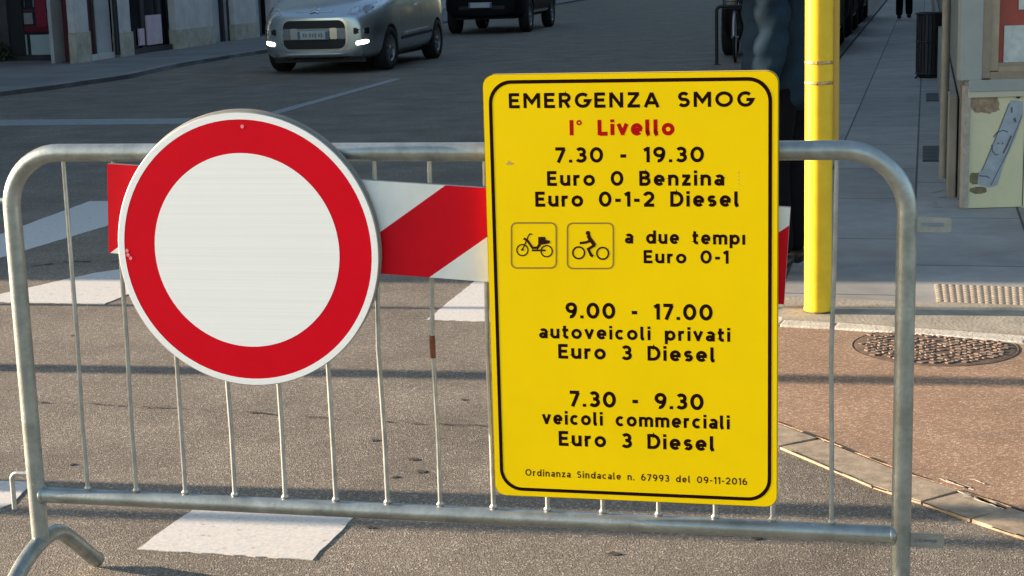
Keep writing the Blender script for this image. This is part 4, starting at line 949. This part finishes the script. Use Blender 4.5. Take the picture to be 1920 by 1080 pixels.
for a, b in rrect(.30, .22, .04, 2): q.tube([(a*.87, .30+b*.87, .76), (a*1.13, .30+b*1.13, .97)], .004, 4)
q.box((0, .30, .765), (.24, .18, .01)); q.build('basket', FRM, bk)
bg_ = at(1352, 120); bag = thing('shopping_bag', 'crumpled yellow and white shopping bag sitting in the bicycle basket', 'bag', bk.matrix_basis @ Vector((-.05, .30, .775)), (0, 0, .3))
q = MB(); q.tube([(0, 0, 0), (0, 0, .03), (.01, 0, .14), (-.01, .01, .24), (0, 0, .27)], [.055, .072, .08, .06, .03], 10)
q.v = [(x+random.uniform(-.008, .008), y*.8+random.uniform(-.008, .008), z) for x, y, z in q.v]; q.build('bag_body', mat('yellow bag plastic', (.45, .34, .10), .5, noise=.4, scale=12, tint=(.40, .38, .36)), bag)
q = MB(); q.tube([(-.03, 0, .26), (-.03, 0, .33), (0, 0, .36), (.03, 0, .33), (.03, 0, .26)], .005, 6); q.build('handle', mat('white bag plastic', (.6, .6, .6), .5), bag)
hp = at(1343, 121); hq = at(1392, 120)
rk = thing('rack_hoop', 'dark painted tube bicycle hoop standing in front of the parked bicycle', 'bicycle rack', (hp.x, hp.y-.05, 0))
dx = .395; q = MB(); q.tube([(0, 0, 0), (0, 0, .4), (0, 0, .72)]+arcpts((.06, 0, .74), .06, 180, 90, 5, (1, 0, 0), (0, 0, 1))+arcpts((dx-.06, 0, .74), .06, 90, 0, 5, (1, 0, 0), (0, 0, 1))+[Vector((dx, .0, .4)), Vector((dx, 0, 0))], .024, 12); q.build('hoop', mat('dark rack paint', (.016, .018, .022), .45), rk)
q = MB()
for x in (0, dx): q.lathe([(.06, 0), (.06, .008), (.024, .010)], 16, 'z', 0, (x, 0, 0))
q.build('base_plate', BLK, rk)

# ------------------------------------------------------------------ people
def skin_mesh(name, V, E, Rr, sub=2):
    me = bpy.data.meshes.new(name); me.from_pydata([tuple(v) for v in V], E, []); o = bpy.data.objects.new(name, me); COL.objects.link(o)
    m = o.modifiers.new('k', 'SKIN'); m.use_smooth_shade = True
    for i, sv in enumerate(me.skin_vertices[0].data):
        r = Rr[i]; sv.radius = r if isinstance(r, tuple) else (r, r); sv.use_root = (i == 0)
    m2 = o.modifiers.new('s', 'SUBSURF'); m2.levels = m2.render_levels = sub
    return evaluated_mesh(o, name)
def person(name, label, loc, rz, J, mats, bag=False):
    skinm, jacket, trousers, hairm, shoem = mats
    # body: one continuous skinned figure
    V = [J['pelvis'], J['waist'], J['chest'], J['neck'], J['chin'], J['head'], J['crown']]; R_ = [(.085, .075), (.085, .075), (.10, .08), (.052, .055), (.062, .07), (.075, .092), (.055, .07)]
    E = [(0, 1), (1, 2), (2, 3), (3, 4), (4, 5), (5, 6)]
    for s_ in ('l', 'r'):
        b = len(V); V += [J['sh'+s_], J['el'+s_], J['wr'+s_], J['pa'+s_]]; R_ += [.046, .036, .026, (.034, .020)]; E += [(2, b), (b, b+1), (b+1, b+2), (b+2, b+3)]
        pa, wr = Vector(J['pa'+s_]), Vector(J['wr'+s_]); d = (pa-wr).normalized(); sd_ = d.cross(Vector((0, 1, .2))).normalized(); cu_ = d.cross(sd_).normalized()
        for k in range(4):
            o_ = (k-1.5)*.019; ln = (.062, .074, .07, .055)[k]; f0 = len(V)
            V += [pa+sd_*o_+d*.035, pa+sd_*o_+d*(.035+ln*.55)+cu_*.008, pa+sd_*o_*.95+d*(.035+ln*.9)+cu_*.028]; R_ += [.0095, .0085, .007]; E += [(b+3, f0), (f0, f0+1), (f0+1, f0+2)]
        f0 = len(V); V += [pa+sd_*.042+d*.0, pa+sd_*.055+d*.035+cu_*.012]; R_ += [.011, .008]; E += [(b+3, f0), (f0, f0+1)]
        b = len(V); V += [J['hip'+s_], J['kn'+s_], J['an'+s_], J['to'+s_]]; R_ += [.088, .058, .040, (.036, .026)]; E += [(0, b), (b, b+1), (b+1, b+2), (b+2, b+3)]
    me = skin_mesh('person', V, E, R_); me.materials.append(skinm); o = link(name, me, None, loc, (0, 0, rz)); tag(o, label, 'person')
    # jacket
    V = [J['waist']+Vector((0, 0, -.37)), J['waist'], J['chest'], J['neck']+Vector((0, 0, -.01))]; R_ = [(.20, .165), (.19, .155), (.195, .15), (.085, .085)]; E = [(0, 1), (1, 2), (2, 3)]
    for s_ in ('l', 'r'):
        b = len(V); el, sh_, wr = Vector(J['el'+s_]), Vector(J['sh'+s_]), Vector(J['wr'+s_])
        seq = [sh_, sh_.lerp(el, .33), sh_.lerp(el, .66), el, el.lerp(wr, .4), el.lerp(wr, .8), wr]; V += seq; R_ += [.088, .078, .082, .072, .074, .066, .060]; E += [(2, b)]+[(b+k, b+k+1) for k in range(6)]
    me = skin_mesh('jacket', V, E, R_, 3)
    for v in me.vertices:       # quilted puffs
        c = v.co; q_ = abs(math.sin((c.z+.035*math.sin(11*c.x+7*c.y)+.012*math.sin(31*c.y+23*c.z))*math.pi/.105)); n_ = v.normal; v.co = c+n_*(.014*q_**.6-.006+.005*math.sin(37*c.x+29*c.y+41*c.z))
    me.materials.append(jacket); link('jacket', me, o)
    q = MB(); nk = Vector(J['neck']); q.lathe([(.075, -.03), (.088, .0), (.085, .05), (.070, .055), (.066, .0)], 20, 'z', 0, nk); q.build('collar', jacket, o)
    V = [J['pelvis']+Vector((0, 0, .05)), J['pelvis']]; R_ = [(.145, .115), (.155, .125)]; E = [(0, 1)]
    for s_ in ('l', 'r'):
        b = len(V); hp_, kn, an = Vector(J['hip'+s_]), Vector(J['kn'+s_]), Vector(J['an'+s_])
        V += [hp_, hp_.lerp(kn, .5), kn, kn.lerp(an, .5), an+Vector((0, 0, -.02))]; R_ += [.118, .105, .090, .084, .080]; E += [(1, b)]+[(b+k, b+k+1) for k in range(4)]
    me = skin_mesh('trousers', V, E, R_); me.materials.append(trousers); link('trousers', me, o)
    for s_ in ('l', 'r'):
        an, to = Vector(J['an'+s_]), Vector(J['to'+s_]); d = (to-an); d.z = 0; d.normalize(); heel = an-d*.06
        heel.z = an.z-.045; mid = an+d*.05; mid.z = an.z-.035; tip = an+d*.17; tip.z = an.z-.05
        me = skin_mesh('shoe', [an+Vector((0, 0, .0)), heel, mid, tip], [(0, 1), (0, 2), (2, 3)], [.052, .040, .046, .034]); me.materials.append(shoem); link('shoe', me, o)
    hd = Vector(J['head']); cr = Vector(J['crown']); f = Vector(J['face']).normalized(); s2 = f.cross(Vector((0, 0, 1))).normalized()
    me = skin_mesh('hair', [hd-f*.035+Vector((0, 0, .03)), cr-f*.015+Vector((0, 0, .012)), hd-f*.06-Vector((0, 0, .04))], [(0, 1), (0, 2)], [(.083, .088), (.066, .074), (.055, .05)]); me.materials.append(hairm); link('hair', me, o)
    q = MB(); q.tube([hd+f*.085+Vector((0, 0, .015)), hd+f*.105-Vector((0, 0, .015)), hd+f*.108-Vector((0, 0, .03))], [.008, .012, .010], 8); q.build('nose', skinm, o)
    for k in (-1, 1):
        q = MB(); q.lathe([(.0005, .0), (.010, .003), (.0005, .006)], 10, 'z', 0, hd+f*.084+s2*k*.032+Vector((0, 0, .022))); q.build('eye', BLK, o)
        q = MB(); q.box(hd+s2*k*.080-Vector((0, 0, .005)), (.02, .03, .06), 0, math.atan2(f.y, f.x), .009); q.build('ear', skinm, o)
    q = MB(); q.box(hd+f*.082-Vector((0, 0, .055)), (.012, .045, .010), 0, math.atan2(f.y, f.x), .004); q.build('mouth', mat('lips', (.35, .14, .12), .5), o)
    return o
SKIN = mat('skin', (.50, .32, .24), .55, noise=.08, scale=10)
JACK = mat('dark teal quilted nylon', (.010, .028, .050), .75, noise=.45, scale=5, spec=.12)
TROU = mat('black trousers cloth', (.006, .006, .008), .95, noise=.3, scale=15, spec=.08); HAIR = mat('dark brown hair', (.03, .018, .012), .6, noise=.4, scale=60); SHOE = mat('black leather shoe', (.012, .011, .011), .45)
v_ = lambda *a: Vector(a)
# figure faces +x locally before rotation
def pose(stride=0., arm='pocket', h=1.0):
    J = dict(pelvis=v_(0, 0, .96), waist=v_(.01, 0, 1.10), chest=v_(.0, 0, 1.33), neck=v_(.015, 0, 1.49), chin=v_(.03, 0, 1.56), head=v_(.035, 0, 1.64), crown=v_(.02, 0, 1.73), face=v_(1, 0, 0))
    for s_, k in (('l', 1), ('r', -1)):
        J['hip'+s_] = v_(0, k*.09, .90); J['kn'+s_] = v_(.02+stride*k*.5, k*.10, .50); J['an'+s_] = v_(-.02+stride*k, k*.105, .09+(.03 if stride*k < 0 else 0)); J['to'+s_] = v_(.12+stride*k, k*.12, .05)
        J['sh'+s_] = v_(-.005, k*.185, 1.40)
        if arm == 'pocket': J['el'+s_] = v_(-.10, k*.27, 1.16); J['wr'+s_] = v_(.0, k*.14, 1.05); J['pa'+s_] = v_(-.01, k*.04, 1.03)
        elif arm == 'hang': J['el'+s_] = v_(-.045, k*.235, 1.12); J['wr'+s_] = v_(.02, k*.225, .80); J['pa'+s_] = v_(.045, k*.22, .73)
        else: J['el'+s_] = v_(-.03-stride*k*.3, k*.24, 1.12); J['wr'+s_] = v_(.03-stride*k*.6, k*.25, .88); J['pa'+s_] = v_(.04-stride*k*.65, k*.25, .80)
    return {k: v*h for k, v in J.items()}
pp = at(1466, 507, zP)
person('person', 'person in dark teal quilted jacket and black trousers waiting beside the yellow pole', (pp.x, pp.y, zP), rad(150), pose(0, 'hang', 1.0), (SKIN, JACK, TROU, HAIR, SHOE))
pd = at(1695, 37, zP)
person('person', 'far person in dark clothes walking up the pavement, only the legs in view', (pd.x, pd.y, zP), rad(76), pose(.16, 'swing', 1.0), (SKIN, mat('black coat', (.012, .013, .018), .8), TROU, HAIR, SHOE))
